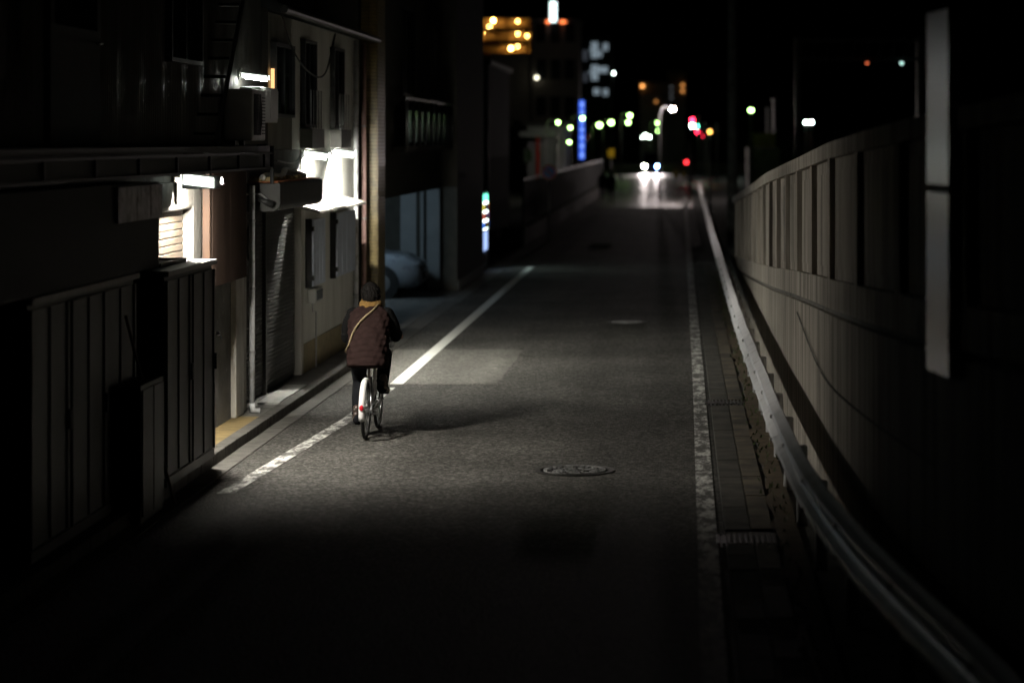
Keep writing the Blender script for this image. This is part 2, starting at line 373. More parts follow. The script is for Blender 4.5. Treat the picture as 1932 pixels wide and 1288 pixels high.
# right gutter
GUTR = mat('gutter_concrete_tan', (0.11, 0.09, 0.062), 0.92, 0, 0.35, 3, 0.6, 40, dirt=(0.035, 0.031, 0.025), dirt_scale=2.2, dirt_lo=0.42, dirt_hi=0.62)
GUTR2 = mat('gutter_concrete_dark', (0.06, 0.055, 0.045), 0.92, 0, 0.35, 3, 0.6, 40, dirt=(0.028, 0.026, 0.022), dirt_scale=2.5, dirt_lo=0.45, dirt_hi=0.6)
gr = B(0.344, 1.9, -5, 62, -0.3, -0.002).build('gutter', CONC_D); tag(gr, kind='structure')
y = 12.0
while y < 60:
    if not (28.2 < y+0.3 < 28.8 or 18.4 < y+.3 < 19.0):
        piece('gutter_slab', (0.2, 0.593, 0.06), (0.452, y+0.3, -0.016+random.uniform(-.003,.004)), GUTR2, gr, bevel=0.006)
        piece('gutter_slab', (0.17, 0.593, 0.06), (0.645, y+0.3, -0.01+random.uniform(-.003,.004)), GUTR, gr, bevel=0.006)
    y += 0.6
for yy in (28.5, 18.7):
    gt = tag(B(0.26, 0.75, yy-0.25, yy+0.25, -0.06, 0.004).build('drain_grate', IRON, org=(0.5, yy, 0)), 'rusty iron drain grate in the right gutter, ' + ('the one farther from the camera' if yy > 20 else 'the one nearest the camera in deep shade'), 'drain grate', 'drain grates in the right gutter')
    for k in range(11):
        B(0.275+k*0.043, 0.295+k*0.043, yy-0.22, yy+0.22, 0.005, 0.024).build('bar', IRON, gt)
# soil with weeds along the guardrail foot
mb = MB(); rr = random.Random(3)
pts = [(0.735+rr.uniform(-.03,.05), 12+k*0.35) for k in range(130)]
for (xa, ya), (xb, yb) in zip(pts[:-1], pts[1:]):
    mb.quad((xa, ya, 0.028), (0.93, ya, 0.03), (0.93, yb, 0.03), (xb, yb, 0.028))
tag(mb.build('gutter_soil', SOIL), 'brown soil and silt along the foot of the guardrail', 'soil', kind='stuff')
mb = MB()
for k in range(420):
    y = rr.uniform(13, 55); x = rr.gauss(0.82, 0.05); a = rr.uniform(0, 6.28); hh = rr.uniform(.015, .05); w = .012
    dx, dy = math.cos(a), math.sin(a)
    mb.quad((x-dy*w, y+dx*w, .028), (x+dy*w, y-dx*w, .028), (x+dx*.03+dy*w*.3, y+dy*.03, .028+hh), (x+dx*.03-dy*w*.3, y+dy*.03, .028+hh))
tag(mb.build('weeds', LEAF), 'low weeds growing along the foot of the guardrail', 'weeds', kind='stuff')

# manholes
def manhole(x, y, r, label, pattern=True):
    t = thing('manhole_cover', (x, y, 0), label, 'manhole cover')
    def ring(r0, r1, z0, z1, name, m):
        mb = MB(); n = 40; rs = []
        prof = [(r0, z0), (r0, z1), (r1, z1), (r1, z0)]
        for k in range(n):
            a = 2*math.pi*k/n; rs.append([(x+q*math.cos(a), y+q*math.sin(a), z) for q, z in prof])
        rs.append(rs[0]); mb.rings(rs, caps=False); return mb.build(name, m, t)
    ring(r*0.86, r, -0.05, 0.011, 'frame', IRON)
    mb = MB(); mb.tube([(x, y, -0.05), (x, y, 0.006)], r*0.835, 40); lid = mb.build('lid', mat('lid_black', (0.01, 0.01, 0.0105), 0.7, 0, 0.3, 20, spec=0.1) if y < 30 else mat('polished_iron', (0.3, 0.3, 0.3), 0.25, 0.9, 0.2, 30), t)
    if pattern:
        ring(r*0.74, r*0.78, 0.0, 0.016, 'raised_ring', mat('worn_iron', (0.3, 0.3, 0.3), 0.45, 0.2, 0.3, 40)); ring(r*0.38, r*0.43, 0.0, 0.016, 'raised_ring', IRON)
        mb = MB(); rq = random.Random(5)
        for k in range(95):
            rad = r*0.72*math.sqrt(rq.random()); a = rq.uniform(0, 6.28)
            px, py = x+rad*math.cos(a), y+rad*math.sin(a); w = rq.uniform(.008, .016); b2 = rq.uniform(0, 6.28); ww = w*rq.uniform(1, 3)
            c, s_ = math.cos(b2), math.sin(b2)
            q = [(px+c*i*ww-s_*j*w, py+s_*i*ww+c*j*w) for i, j in ((-1,-1),(1,-1),(1,1),(-1,1))]
            mb.prism(q, 'z', 0.003, 0.017)
        o = mb.build('raised_studs', mat('worn_iron', (0.3, 0.3, 0.3), 0.45, 0.2, 0.3, 40), t); tag(o, kind='stuff')
manhole(-1.0, 22.7, 0.375, 'round cast iron manhole cover with a raised pattern, nearest one on the road')
manhole(PX(1183, 41.2), 41.2, 0.34, 'iron manhole cover glinting in the dark middle stretch of the road')
manhole(PX(1135, 72.2), 72.2, 0.34, 'farthest manhole cover, shining pale beyond the dark stretch of road')

# ================================================================== LEFT: CORRUGATED BUILDING
FX = -4.87
def ripple_sheet(name, y0, y1, z0, z1, x, m, parent, pitch=0.076, amp=0.011, thick=0.004, n=6):
    mb = MB(); steps = max(4, int((y1-y0)/pitch*n)); prof = []
    for k in range(steps+1):
        yy = y0+(y1-y0)*k/steps
        prof.append((x+amp*math.sin(2*math.pi*(yy-y0)/pitch), yy))
    prof2 = [(px-thick, py) for px, py in prof][::-1]
    b0 = len(mb.v); n_ = len(prof)
    for z in (z0, z1):
        for q in prof: mb.v.append(Vector((q[0], q[1], z)))
    for k in range(n_-1): mb.f.append([b0+k, b0+k+1, b0+n_+k+1, b0+n_+k])
    return mb.build(name, m, parent, smooth=True)
bA = thing('corrugated_building', (-7.5, 22.0, 0), 'two storey workshop clad in grey corrugated sheet with a steel gallery', 'building')
# lower storey walls (openings left for shutter, door)
B(-11, FX, 12.0, 22.3, 0.1, 3.0).build('lower_wall', MORTAR, bA)
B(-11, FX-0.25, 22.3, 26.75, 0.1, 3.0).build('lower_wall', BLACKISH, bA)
B(FX-0.25, FX, 22.3, 24.05, 2.46, 3.0).build('lintel', CREAM_DIM, bA)
B(FX-0.25, FX+0.02, 24.05, 24.45, 0.1, 3.0).build('pier', CREAM_DIM, bA)
B(FX-0.25, FX, 24.95, 26.15, 0.1, 3.0).build('plinth_wall', MORTAR, bA)
B(FX-0.25, FX+0.06, 26.15, 26.62, 0.1, 1.66).build('pier', CREAM, bA, bevel=0.01)
B(FX-0.25, FX, 26.15, 26.75, 1.66, 3.0).build('lower_wall', MORTAR, bA)
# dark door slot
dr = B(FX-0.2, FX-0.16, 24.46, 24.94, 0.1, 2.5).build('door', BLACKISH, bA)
B(FX-0.16, FX-0.1, 24.6, 24.62, 0.1, 2.5).build('door_stile', DKSTEEL, dr)
MB().tube([(FX-0.1, 24.88, 1.0), (FX-0.02, 24.88, 1.0), (FX-0.02, 24.8, 1.0)], 0.012, 8).build('handle', CHROME, dr)
# cream roller shutter with its box
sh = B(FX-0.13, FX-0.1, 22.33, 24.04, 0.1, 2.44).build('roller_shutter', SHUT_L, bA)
z = 0.14
prof = None
while z < 2.38:
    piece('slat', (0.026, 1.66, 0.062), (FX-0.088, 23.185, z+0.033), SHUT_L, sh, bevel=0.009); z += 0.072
mb = MB(); pr = [(FX-0.05, 2.42), (FX+0.0, 2.42), (FX+0.02, 2.44), (FX+0.03, 2.47), (FX+0.03, 2.7), (FX-0.05, 2.7)]
mb.prism(pr, 'y', 22.32, 24.0).build('shutter_box', CREAM_DIM, bA, bevel=0.006)
# brown corrugated panel standing off the wall
bp_ = B(-4.79, -4.72, 24.2, 26.1, 1.66, 2.76).build('brown_panel', WOOD, bA)
for k in range(2): ripple_sheet('corrugated_sheet', 24.22+k*0.94, 24.22+(k+1)*0.94-0.004, 1.63, 2.77, -4.7+0.004*k, BROWN, bp_, pitch=0.05, amp=0.01)
# projecting dark enclosure above the sheds and its three boxes
enc = B(-5.5, -4.56, 14.0, 21.12, 2.0, 2.74).build('dark_enclosure', BLACKISH, bA)
for k, (ya, yb) in enumerate(((19.45, 20.12), (20.135, 20.62), (20.65, 21.1))):
    B(-4.558, -4.525, ya, yb, 2.43, 2.72).build('hung_plate', PANELG, bA, bevel=0.008)
# gallery deck
deckz0, deckz1 = 2.79, 3.04
B(-5.3, -4.5, 13.5, 26.5, 2.98, deckz1).build('gallery_deck', DKSTEEL, bA)
fas = B(-4.53, -4.5, 13.5, 26.5, deckz0, 2.975).build('gallery_fascia', mat('fascia_grey', (0.04, 0.043, 0.042), 0.6, 0.2, 0.2, 3), bA)
B(-4.499, -4.46, 13.5, 26.5, 2.79, 2.812).build('lower_flange', DKSTEEL, fas); B(-4.499, -4.46, 13.5, 26.5, 2.95, 2.974).build('upper_flange', DKSTEEL, fas)
for k in range(9): B(-4.498, -4.475, 14+k*1.5, 14.03+k*1.5, 2.813, 2.949).build('stiffener', DKSTEEL, fas)
for yy in (14.6, 17.6, 20.6, 23.6, 26.4): B(-4.86, -4.53, yy, yy+0.06, 2.8, 2.97).build('bracket', DKSTEEL, bA)
MB().tube([(-4.47, 26.42, 3.04), (-4.47, 26.42, 2.62)], 0.022, 8).build('gallery_post', DKSTEEL, bA)
MB().tube([(-4.47, 14, 3.03), (-4.47, 14.0, 3.06)], 0.022, 8).build('post_foot', DKSTEEL, bA)
# upper storey
B(-11, FX-0.06, 12, 28.6, 3.05, 7.2).build('upper_wall', BLACKISH, bA)
y = 12.0
while y < 28.5:
    ripple_sheet('corrugated_sheet', y, min(y+0.896, 28.6), 3.06, 7.2, FX-0.03+random.uniform(-.003, .003), CORR, bA); y += 0.9
def win(parent, y0, y1, z0, z1, x, fr=DKSTEEL, pane=GLASSD, mull=1, dep=0.05):
    w = B(x-0.04, x+dep*0.3, y0+0.03, y1-0.03, z0+0.03, z1-0.03).build('window', pane, parent)
    f = MB(); f.box(x-0.04, x+dep, y0, y0+0.04, z0, z1); f.box(x-0.04, x+dep, y1-0.04, y1, z0, z1); f.box(x-0.04, x+dep, y0+.041, y1-.041, z0, z0+0.04); f.box(x-0.04, x+dep, y0+.041, y1-.041, z1-0.04, z1)
    f.build('frame', fr, w)
    for k in range(1, mull+1):
        yy = y0+(y1-y0)*k/(mull+1); B(x-0.02, x+dep*0.7, yy-0.018, yy+0.018, z0+.041, z1-.041).build('mullion', fr, w)
    return w
win(bA, 22.9, 24.4, 3.85, 5.0, FX+0.0)
dr = B(FX-0.03, FX+0.02, 18.6, 20.2, 3.06, 4.9).build('door', BLACKISH, bA); B(FX+0.021, FX+0.03, 18.75, 20.05, 4.0, 4.75).build('door_pane', GLASSD, dr); MB().tube([(FX+.02, 20.05, 3.9), (FX+.07, 20.05, 3.9), (FX+.07, 19.95, 3.9)], .012, 8).build('handle', CHROME, dr)
B(FX-0.3, FX+0.35, 11.8, 28.7, 7.2, 7.3).build('roof', DKSTEEL, bA)
# downpipe on the ground floor
dp = MB().tube([(-4.74, 26.72, 2.6), (-4.74, 26.72, 0.18)], 0.032, 12).build('downpipe', PIPE, bA, smooth=True)
MB().tube([(-4.74, 26.72, 0.2), (-4.73, 26.72, 0.12), (-4.66, 26.74, 0.11)], 0.034, 12).build('elbow', PIPE, dp, smooth=True)
for z in (0.75, 1.45, 2.2): MB().tube([(-4.74, 26.72, z), (-4.74, 26.72, z+0.03)], 0.038, 12).build('pipe_clip', GALV, dp)
# small tap on the wall
tp = MB().tube([(FX, 25.1, 1.08), (FX+0.08, 25.1, 1.08), (FX+0.1, 25.1, 1.04)], 0.014, 8).build('wall_tap', CHROME, bA)
MB().tube([(FX+0.06, 25.1, 1.09), (FX+0.06, 25.1, 1.12)], 0.02, 8).build('tap_handle', CHROME, tp)

# steep steel stair on the gallery
st = thing('steel_stair', (-4.85, 24.6, 3.04), 'steep dark steel stair climbing from the gallery to the roof', 'stair')
p0 = Vector((0, 24.2, 3.05)); p1 = Vector((0, 26.3, 5.2))
for xx in (-5.02, -4.66):
    MB().tube([(xx, p0.y, p0.z), (xx, p1.y, p1.z)], (0.022, 0.06), 4).build('stringer', DKSTEEL, st)
for k in range(11):
    t = (k+0.6)/11; q = p0.lerp(p1, t)
    piece('tread', (0.33, 0.13, 0.03), (-4.84, q.y, q.z), DKSTEEL, st)

# AC unit on the gallery
def ac_unit(x0, y0, z0, label):
    t = thing('air_conditioner', (x0, y0, z0), label, 'air conditioner')
    B(x0-0.3, x0, y0, y0+0.8, z0+0.05, z0+0.6).build('casing', PLAST, t, bevel=0.02)
    B(x0-0.25, x0-0.2, y0+.1, y0+.16, z0, z0+0.05).build('foot', DKSTEEL, t); B(x0-0.25, x0-0.2, y0+.6, y0+.66, z0, z0+0.05).build('foot', DKSTEEL, t)
    for k in range(7):
        rad = 0.04+k*0.03; n = 28
        MB().tube([(x0+0.012, y0+0.3+rad*math.cos(2*math.pi*j/n), z0+0.33+rad*math.sin(2*math.pi*j/n)) for j in range(n)], 0.004, 5, closed=True).build('grille_ring', DKSTEEL, t)
    B(x0+0.001, x0+0.004, y0+0.08, y0+0.52, z0+0.11, z0+0.55).build('fan_opening', BLACKISH, t)
    for k in range(12): B(x0+0.001, x0+0.007, y0+0.58, y0+0.76, z0+0.12+k*0.035, z0+0.135+k*0.035).build('louvre', DKSTEEL, t)
    return t
ac_unit(-4.53, 25.55, 3.045, 'boxy outdoor air conditioner at the end of the gallery under the upper lamp')
# white box cabinet the upper lamp shines on
o = B(-4.86, -4.62, 26.6, 27.7, 3.3, 3.69).build('wall_cabinet', PLAST, org=(-4.74, 27.1, 3.3), bevel=0.012); tag(o, 'pale cabinet on the wall just below the upper fluorescent lamp', 'cabinet')
B(-4.619, -4.61, 26.64, 27.14, 3.34, 3.66).build('cabinet_door', PLAST, o); B(-4.619, -4.61, 27.16, 27.66, 3.34, 3.66).build('cabinet_door', PLAST, o)

# compact fluorescent arm lamps: hood with side skirts, glowing tube, socket, arm back to the wall
HOODM = mat('hood_grey', (0.14, 0.14, 0.14), 0.5, 0, 0.1, 8)
GLOW = emis('lamp_acrylic', (0.9, 1.0, 0.88), 4)
def arm_lamp(x0, x1, y, z, tubem, label, wall_x, near=0.04, far=0.0, hw=0.06, group=None, tilt=0.03, rad=0.018, glow=None, over=0.02, plate=None, taper=1.0):
    t = thing('fluorescent_lamp', (wall_x, y, z), label, 'lamp', group)
    e = x1-x0
    def zt(x): return z-tilt*(x-x0)/e
    rs = []
    for x in (x0-0.05, x1+over):
        q = zt(x); nr = near*(1.0 if x < x0 else taper)      # the near skirt may get shallower outwards
        out = [(-hw, -nr), (-hw*0.96, 0.02), (-hw*0.6, 0.055), (hw*0.6, 0.055), (hw*0.96, 0.02), (hw, -far)]
        inn = [(hw-0.004, -far), (hw*0.9, 0.018), (hw*0.55, 0.047), (-hw*0.55, 0.047), (-hw*0.9, 0.018), (-hw+0.004, -nr)]
        rs.append([(x, y+a, q+b) for a, b in out+inn])
    MB().rings(rs).build('hood', HOODM, t)
    # lit acrylic face on the hood's near side
    MB().rings([[(x, y-hw-0.012, zt(x)-near*taper), (x, y-hw-0.001, zt(x)-near*taper), (x, y-hw-0.001, zt(x)+0.04), (x, y-hw-0.012, zt(x)+0.04)] for x in (x0-0.03, x1+0.01)]).build('acrylic_face', glow or GLOW, t)
    B(x0-0.064, x0-0.052, y-hw, y+hw, z-(plate or near), z+0.055).build('end_plate', PLAST, t)
    MB().tube([(x0, y, zt(x0)), (x1, y, zt(x1))], rad, 12).build('tube', tubem, t, smooth=True)
    MB().tube([(x0-0.05, y, z), (x0-0.001, y, z)], rad*0.9, 10).build('tube_socket', PLAST, t)
    MB().tube([(wall_x, y, z+0.03), (x0-0.06, y, z+0.03)], 0.02, 8).build('arm', GALV, t)
    B(wall_x, wall_x+0.012, y-0.05, y+0.05, z-0.03, z+0.09).build('wall_plate', GALV, t)
    return t
arm_lamp(-4.72, -4.47, 23.15, 2.735, TUBE_A, 'fluorescent arm lamp under the gallery in front of the cream shutter', -4.868, near=0.108, taper=0.53, far=0.016, over=0.072, rad=0.03, plate=0.2, hw=0.066)
arm_lamp(-4.82, -4.58, 26.75, 3.8, TUBE_U, 'fluorescent arm lamp on the upper wall above the air conditioner', -4.895, near=0.008, far=0.0)
arm_lamp(-4.79, -4.57, 31.15, 2.92, TUBE_B, 'left one of two fluorescent arm lamps glaring on the white house wall', -4.88, near=0.046, far=0.004, over=0.03, plate=0.06, group='lamps above the white house canopy')
arm_lamp(-4.79, -4.57, 33.7, 2.93, TUBE_B, 'right one of two fluorescent arm lamps glaring on the white house wall', -4.88, near=0.046, far=0.004, over=0.03, plate=0.06, group='lamps above the white house canopy')

# storage sheds by the wall
def shed(x0, x1, y0, y1, h, label, ndoor, mt):
    t = thing('storage_shed', ((x0+x1)/2, (y0+y1)/2, 0), label, 'shed', 'steel storage sheds along the wall')
    B(x0, x1, y0, y1, 0.12, h-0.05).build('body', mt, t)
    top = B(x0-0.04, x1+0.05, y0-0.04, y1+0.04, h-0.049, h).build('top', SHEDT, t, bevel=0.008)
    for xx in (x0+0.06, x1-0.1):
        for yy in (y0+0.06, y1-0.12): B(xx, xx+0.06, yy, yy+0.06, 0.0 if xx > -4.57 else 0.09, 0.12).build('foot', DKSTEEL, t)
    B(x1+0.001, x1+0.03, y0, y1, 0.12, 0.2).build('sill', mt, t)
    dw = (y1-y0)/ndoor
    for k in range(ndoor):
        a = y0+k*dw
        d = B(x1+0.001, x1+0.016+0.012*(k % 2), a+0.02, a+dw-0.02, 0.21, h-0.09).build('door', mt, t)
        xx = x1+0.017+0.012*(k % 2)
        B(xx, xx+0.014, a+0.02, a+0.075, 0.21, h-0.09).build('stile', mt, d); B(xx, xx+0.014, a+dw-0.075, a+dw-0.02, 0.21, h-0.09).build('stile', mt, d)
        B(xx, xx+0.012, a+dw*0.5-0.014, a+dw*0.5+0.014, 0.22, h-0.1).build('rib', mt, d)
        B(xx+0.015, xx+0.035, a+dw-0.07, a+dw-0.045, 0.95, 1.1).build('handle', DKSTEEL, d)
    return t
shed(-4.98, -4.44, 20.75, 22.85, 1.98, 'tall steel storage shed nearest the cream shutter, lit along its top', 2, SHEDM)
shed(-5.3, -4.6, 17.0, 20.3, 1.99, 'wide steel storage shed in deep shade left of the lit one', 3, SHEDM)
o = MB(); o.box(-4.93, -4.56, 21.2, 22.3, 1.983, 2.0); o = o.build('tray', BLACKISH, org=(-4.74, 21.7, 1.983)); tag(o, 'flat black framed tray lying on top of the lit shed', 'tray')
for q in ((-4.93, -4.9, 21.2, 22.3), (-4.59, -4.56, 21.2, 22.3), (-4.9, -4.59, 21.2, 21.23), (-4.9, -4.59, 22.27, 22.3)): B(q[0], q[1], q[2], q[3], 2.0005, 2.02).build('rim', DKSTEEL, o)
pl = MB().tube([(-4.3, 20.55, 0.0), (-4.56, 19.85, 1.66)], 0.013, 8).build('pole', WOOD, org=(-4.3, 20.55, 0)); tag(pl, 'thin pole leaning against the shaded sheds', 'pole')
bx_ = thing('steel_locker', (-4.48, 19.9, 0), 'low steel cabinet standing before the shaded sheds', 'cabinet')
B(-4.58, -4.36, 19.5, 20.35, 0.01, 1.12).build('body', SHEDM, bx_); B(-4.359, -4.345, 19.53, 19.91, 0.06, 1.08).build('door', SHEDM, bx_); B(-4.359, -4.345, 19.94, 20.32, 0.06, 1.08).build('door', SHEDM, bx_)

# ================================================================== ROLLER SHUTTER BAY + WHITE HOUSE
HX = -4.88
bB = thing('white_house', (-7.5, 32, 0), 'white stucco two storey house with a floodlit strip of wall', 'house')
B(-11, HX-0.15, 26.76, 36.6, 0.1, 4.62).build('core_wall', BLACKISH, bB)
B(HX-0.15, HX+0.03, 26.76, 26.98, 0.1, 2.75).build('jamb', CREAM, bB)
B(HX-0.15, HX+0.02, 30.95, 31.12, 0.1, 2.98).build('jamb', CREAM, bB)
B(HX-0.15, HX, 26.99, 30.94, 2.3, 2.98).build('lintel', MORTAR, bB)
B(HX-0.149, HX, 31.125, 36.6, 0.1, 2.98).build('lower_wall', WHITEW, bB)
B(HX-0.149, HX, 30.3, 36.6, 2.985, 4.62).build('upper_wall', WHITEW, bB)
B(HX-0.14, HX-0.03, 28.6, 30.29, 2.985, 4.62).build('upper_wall', BLACKISH, bB)
for k in range(2): ripple_sheet('corrugated_sheet', 28.62+k*0.84, 28.62+(k+1)*0.84-0.01, 2.99, 4.62, HX-0.01, mat('corrugated_pale', (0.3, 0.3, 0.27), 0.4, 0.2, 0.2, 5, streak=0.2), bB)
# roller shutter: two bays with slats
for (ya, yb) in ((27.0, 28.58), (28.68, 30.93)):
    sh = B(HX-0.12, HX-0.09, ya, yb, 0.1, 2.3).build('roller_shutter', SHUT_D, bB)
    z = 0.13
    while z < 2.26:
        piece('slat', (0.022, yb-ya-0.01, 0.04), (HX-0.079, (ya+yb)/2, z+0.02), SHUT_D, sh, bevel=0.006); z += 0.047
B(HX-0.12, HX-0.03, 28.585, 28.675, 0.1, 2.3).build('mullion', SHUT_D, bB)
# oval sign plate and small camera at the shutter
mb = MB(); mb.tube([(HX-0.06, 27.6, 1.93), (HX-0.03, 27.6, 1.93)], (0.17, 0.2), 24); o = mb.build('oval_plate', SHUT_D, bB)
cc = thing('wall_camera', (-4.8, 27.1, 2.4), 'small dark lamp on a bent bracket under the rusty awning', 'lamp')
MB().tube([(-4.86, 27.02, 2.5), (-4.7, 27.02, 2.5), (-4.6, 27.0, 2.42)], 0.012, 8).build('bracket', GALV, cc)
MB().tube([(-4.74, 26.97, 2.46), (-4.56, 26.99, 2.38)], [0.025, 0.04], 12).build('lamp_head', DKSTEEL, cc, smooth=True)
# barrel awning with rusted top
mb = MB(); pr = [(HX, 2.62), (-4.515, 2.62), (-4.5, 2.6)]
for k in range(6):
    a = math.radians(-k*16); pr.append((-4.6+0.1*math.cos(a), 2.4+0.1*math.sin(a)))
pr += [(HX, 2.3)]
aw = mb.prism(pr, 'y', 27.15, 30.35).build('awning', AWN, bB, bevel=0.006)
mb = MB()
for k in range(16):
    ya, yb = 27.16+k*0.199, 27.16+(k+1)*0.199-0.006
    mb.box(-4.866, -4.53, ya, yb, 2.625, 2.632+random.uniform(0, .006))
mb.build('rusted_top', RUST, aw)
# lump of cloth and hose lying on awning
hs = MB().tube(catmull([(-4.72, 27.25, 2.68), (-4.75, 27.8, 2.7), (-4.7, 28.3, 2.68), (-4.74, 28.8, 2.7), (-4.8, 29.3, 2.74), (-4.78, 29.8, 2.71), (-4.7, 30.2, 2.66)], 6), 0.035, 10)
hs = hs.build('hose', mat('hose_grey', (0.5, 0.5, 0.46), 0.6, 0, 0.2, 12), org=(-4.75, 28.8, 2.65), smooth=True); tag(hs, 'pale hose snaking along the rusty awning top', 'hose')
rb = MB(); rq = random.Random(11)
for k in range(60):
    yy = 27.2+rq.random()*2.2; xx = -4.83+rq.random()*0.18; s_ = rq.uniform(.02, .05); rb.ball((xx, yy, 2.635+s_*0.5), (s_, s_*1.6, s_*0.7), 6, 4)
tag(rb.build('debris', mat('debris_tan', (0.35, 0.28, 0.14), 0.9, 0, 0.4, 15)), 'leaf litter and rubble heaped on the rusty awning', 'debris', kind='stuff')
# canopy
cn = MB().prism([(HX, 2.29), (-4.58, 2.215), (-4.575, 2.195), (-4.575, 2.18), (-4.6, 2.18), (HX, 2.24)], 'y', 30.62, 35.15).build('canopy', CREAM, bB)
B(-4.6, -4.572, 30.6, 35.17, 2.1755, 2.179).build('canopy_lip', CREAM, cn)
# sills, skirting, window shutters, meter
for k in range(5): B(HX-0.01, HX+0.015, 31.14+k*1.09, 31.14+(k+1)*1.09-0.012, 0.1, 0.47).build('skirting_panel', TANB, bB)
def storm(y0, y1, z0, z1):
    w = B(HX+0.02, HX+0.1, y0, y1, z0, z1).build('window_shutter', BLUEW, bB, bevel=0.006)
    for k in range(1, 4): B(HX+0.1, HX+0.104, y0+(y1-y0)*k/4-0.01, y0+(y1-y0)*k/4+0.01, z0+0.03, z1-0.03).build('batten', BLUEW, w)
    B(HX+0.001, HX+0.08, y0-0.05, y0-0.005, z0-0.02, z1+0.02).build('side_rail', BLACKISH, w)
    for zz in (z0+0.08, z1-0.14): B(HX+0.03, HX+0.11, y0-0.06, y0-0.002, zz, zz+0.06).build('hinge', DKSTEEL, w)
storm(31.45, 32.5, 1.2, 2.06); storm(33.65, 35.5, 1.2, 2.08)
mt = thing('gas_meter', (-4.8, 31.95, 0.95), 'small glass fronted meter box on the white wall', 'meter')
B(HX+0.001, HX+0.1, 31.62, 32.3, 0.97, 1.16).build('box', PLAST, mt, bevel=0.01); B(HX+0.101, HX+0.106, 31.7, 32.22, 1.0, 1.13).build('glass_front', LENS, mt)
MB().tube([(HX+0.05, 31.7, 0.97), (HX+0.05, 31.7, 0.86), (HX+0.05, 32.0, 0.84), (HX+0.05, 32.0, 0.1)], 0.012, 8).build('pipe', GALV, mt)
# upper windows
w = win(bB, 28.75, 30.15, 3.38, 4.27, HX+0.02, mull=1)
B(HX+0.02, HX+0.05, 28.64, 28.72, 3.38, 3.95).build('lit_gap', WARMG, w)
for (ya, yb) in ((30.98, 31.98), (33.6, 34.6)):
    w = win(bB, ya, yb, 3.27, 4.4, HX+0.0, mull=1, dep=0.07)
    B(HX+0.001, HX+0.16, ya-0.02, yb+0.02, 3.0, 3.25).build('window_box', mat('window_box_grey', (0.12, 0.12, 0.11), 0.6, 0, 0.2, 5), w)
    for k in range(5): MB().tube([(HX+0.13, ya+0.06+k*0.22, 3.255), (HX+0.13, ya+0.06+k*0.22, 3.75)], 0.008, 6).build('guard_bar', GALV, w)
# eave and roof
rf = MB().prism([(-11, 6.3), (-4.68, 4.70), (-4.66, 4.66), (-4.66, 4.6), (-4.7, 4.6), (-11, 6.1)], 'y', 28.2, 37.0).build('roof', DKSTEEL, bB)
MB().tube([(-4.63, 28.2, 4.63), (-4.63, 37.0, 4.63)], 0.045, 10).build('roof_gutter', CORR, rf)
# corner pipes
for xx, yy, m_, z0, nm in ((HX+0.05, 35.9, PIPE, 0.1, 'downpipe'), (HX+0.06, 36.75, PIPE_P, 0.1, 'downpipe')):
    d_ = MB().tube([(xx, yy, 4.58), (xx, yy, z0)], 0.035, 12).build(nm, m_, bB, smooth=True)
    for z in (0.8, 1.9, 3.3): MB().tube([(xx, yy, z), (xx, yy, z+0.03)], 0.042, 12).build('pipe_clip', GALV, d_)
# cables
cb = MB().tube(catmull([(-4.72, 28.3, 4.75), (-4.7, 29.2, 4.22), (-4.68, 30.5, 3.95), (-4.68, 31.8, 3.98), (-4.72, 33.0, 4.55)], 6), 0.012, 6).build('cable', RUBBER, org=(-4.7, 30.5, 4)); tag(cb, 'black cable drooping under the eave of the white house', 'cable')
cb = MB().tube(catmull([(-4.8, 28.7, 2.86), (-4.78, 29.5, 2.82), (-4.78, 30.1, 2.84), (-4.79, 30.55, 2.95)], 6), 0.012, 6).build('cable', PIPE, org=(-4.78, 29.5, 2.85)); tag(cb, 'pale wire looping to the left glaring lamp', 'cable')
cb = MB().tube(catmull([(-4.79, 31.8, 2.95), (-4.78, 32.4, 2.93), (-4.79, 33.0, 2.95)], 6), 0.012, 6).build('cable', PIPE, org=(-4.79, 32.4, 2.94)); tag(cb, 'short pale wire between the two glaring lamps', 'cable')

# ================================================================== GARAGE HOUSE
bC = thing('garage_house', (-8, 47, 0), 'dark house with an open garage, a tiled pillar and an upper balcony', 'house')
px0, px1, py0, py1 = -4.97, -4.715, 37.5, 38.42
pil = B(px0, px1, py0, py1, 0.0, 6.0).build('tiled_pillar', GROUT, bC)
z = 0.03; nrow = 0; rest = MB()
while z < 5.3:
    for k in range(2):   # camera-side face
        c = (px0+0.065+k*0.127, py0-0.006, z+0.024)
        if nrow < 33: piece('tile', (0.12, 0.014, 0.048), c, TILE, pil)
        else: rest.box(c[0]-.06, c[0]+.06, c[1]-.007, c[1]+.007, c[2]-.024, c[2]+.024)
    for k in range(7):   # street face
        c = (px1+0.006, py0+0.066+k*0.131, z+0.024)
        if nrow < 33: piece('tile', (0.014, 0.122, 0.048), c, TILE, pil)
        else: rest.box(c[0]-.007, c[0]+.007, c[1]-.061, c[1]+.061, c[2]-.024, c[2]+.024)
    z += 0.0565; nrow += 1
tag(rest.build('upper_tiles', TILE, pil), kind='stuff')
B(-11, -5.0, 37.45, 38.6, 0.0, 7.8).build('wall', HOUSEC, bC)
B(-11, -4.98, 38.43, 49.8, 2.12, 7.8).build('upper_wall', HOUSEC, bC)
B(-11, -10.6, 38.6, 49.8, 0.0, 2.11).build('garage_back_wall', HOUSEC, bC)
B(-10.6, -4.98, 49.81, 56.5, 0.0, 7.8).build('wall', HOUSEC, bC)
B(-4.975, -4.62, 49.9, 56.5, 0.0, 7.8).build('front_wall', HOUSEC, bC)
B(-4.619, -4.6, 50.0, 56.45, 0.02, 0.2).build('pale_plinth', PALE, bC)
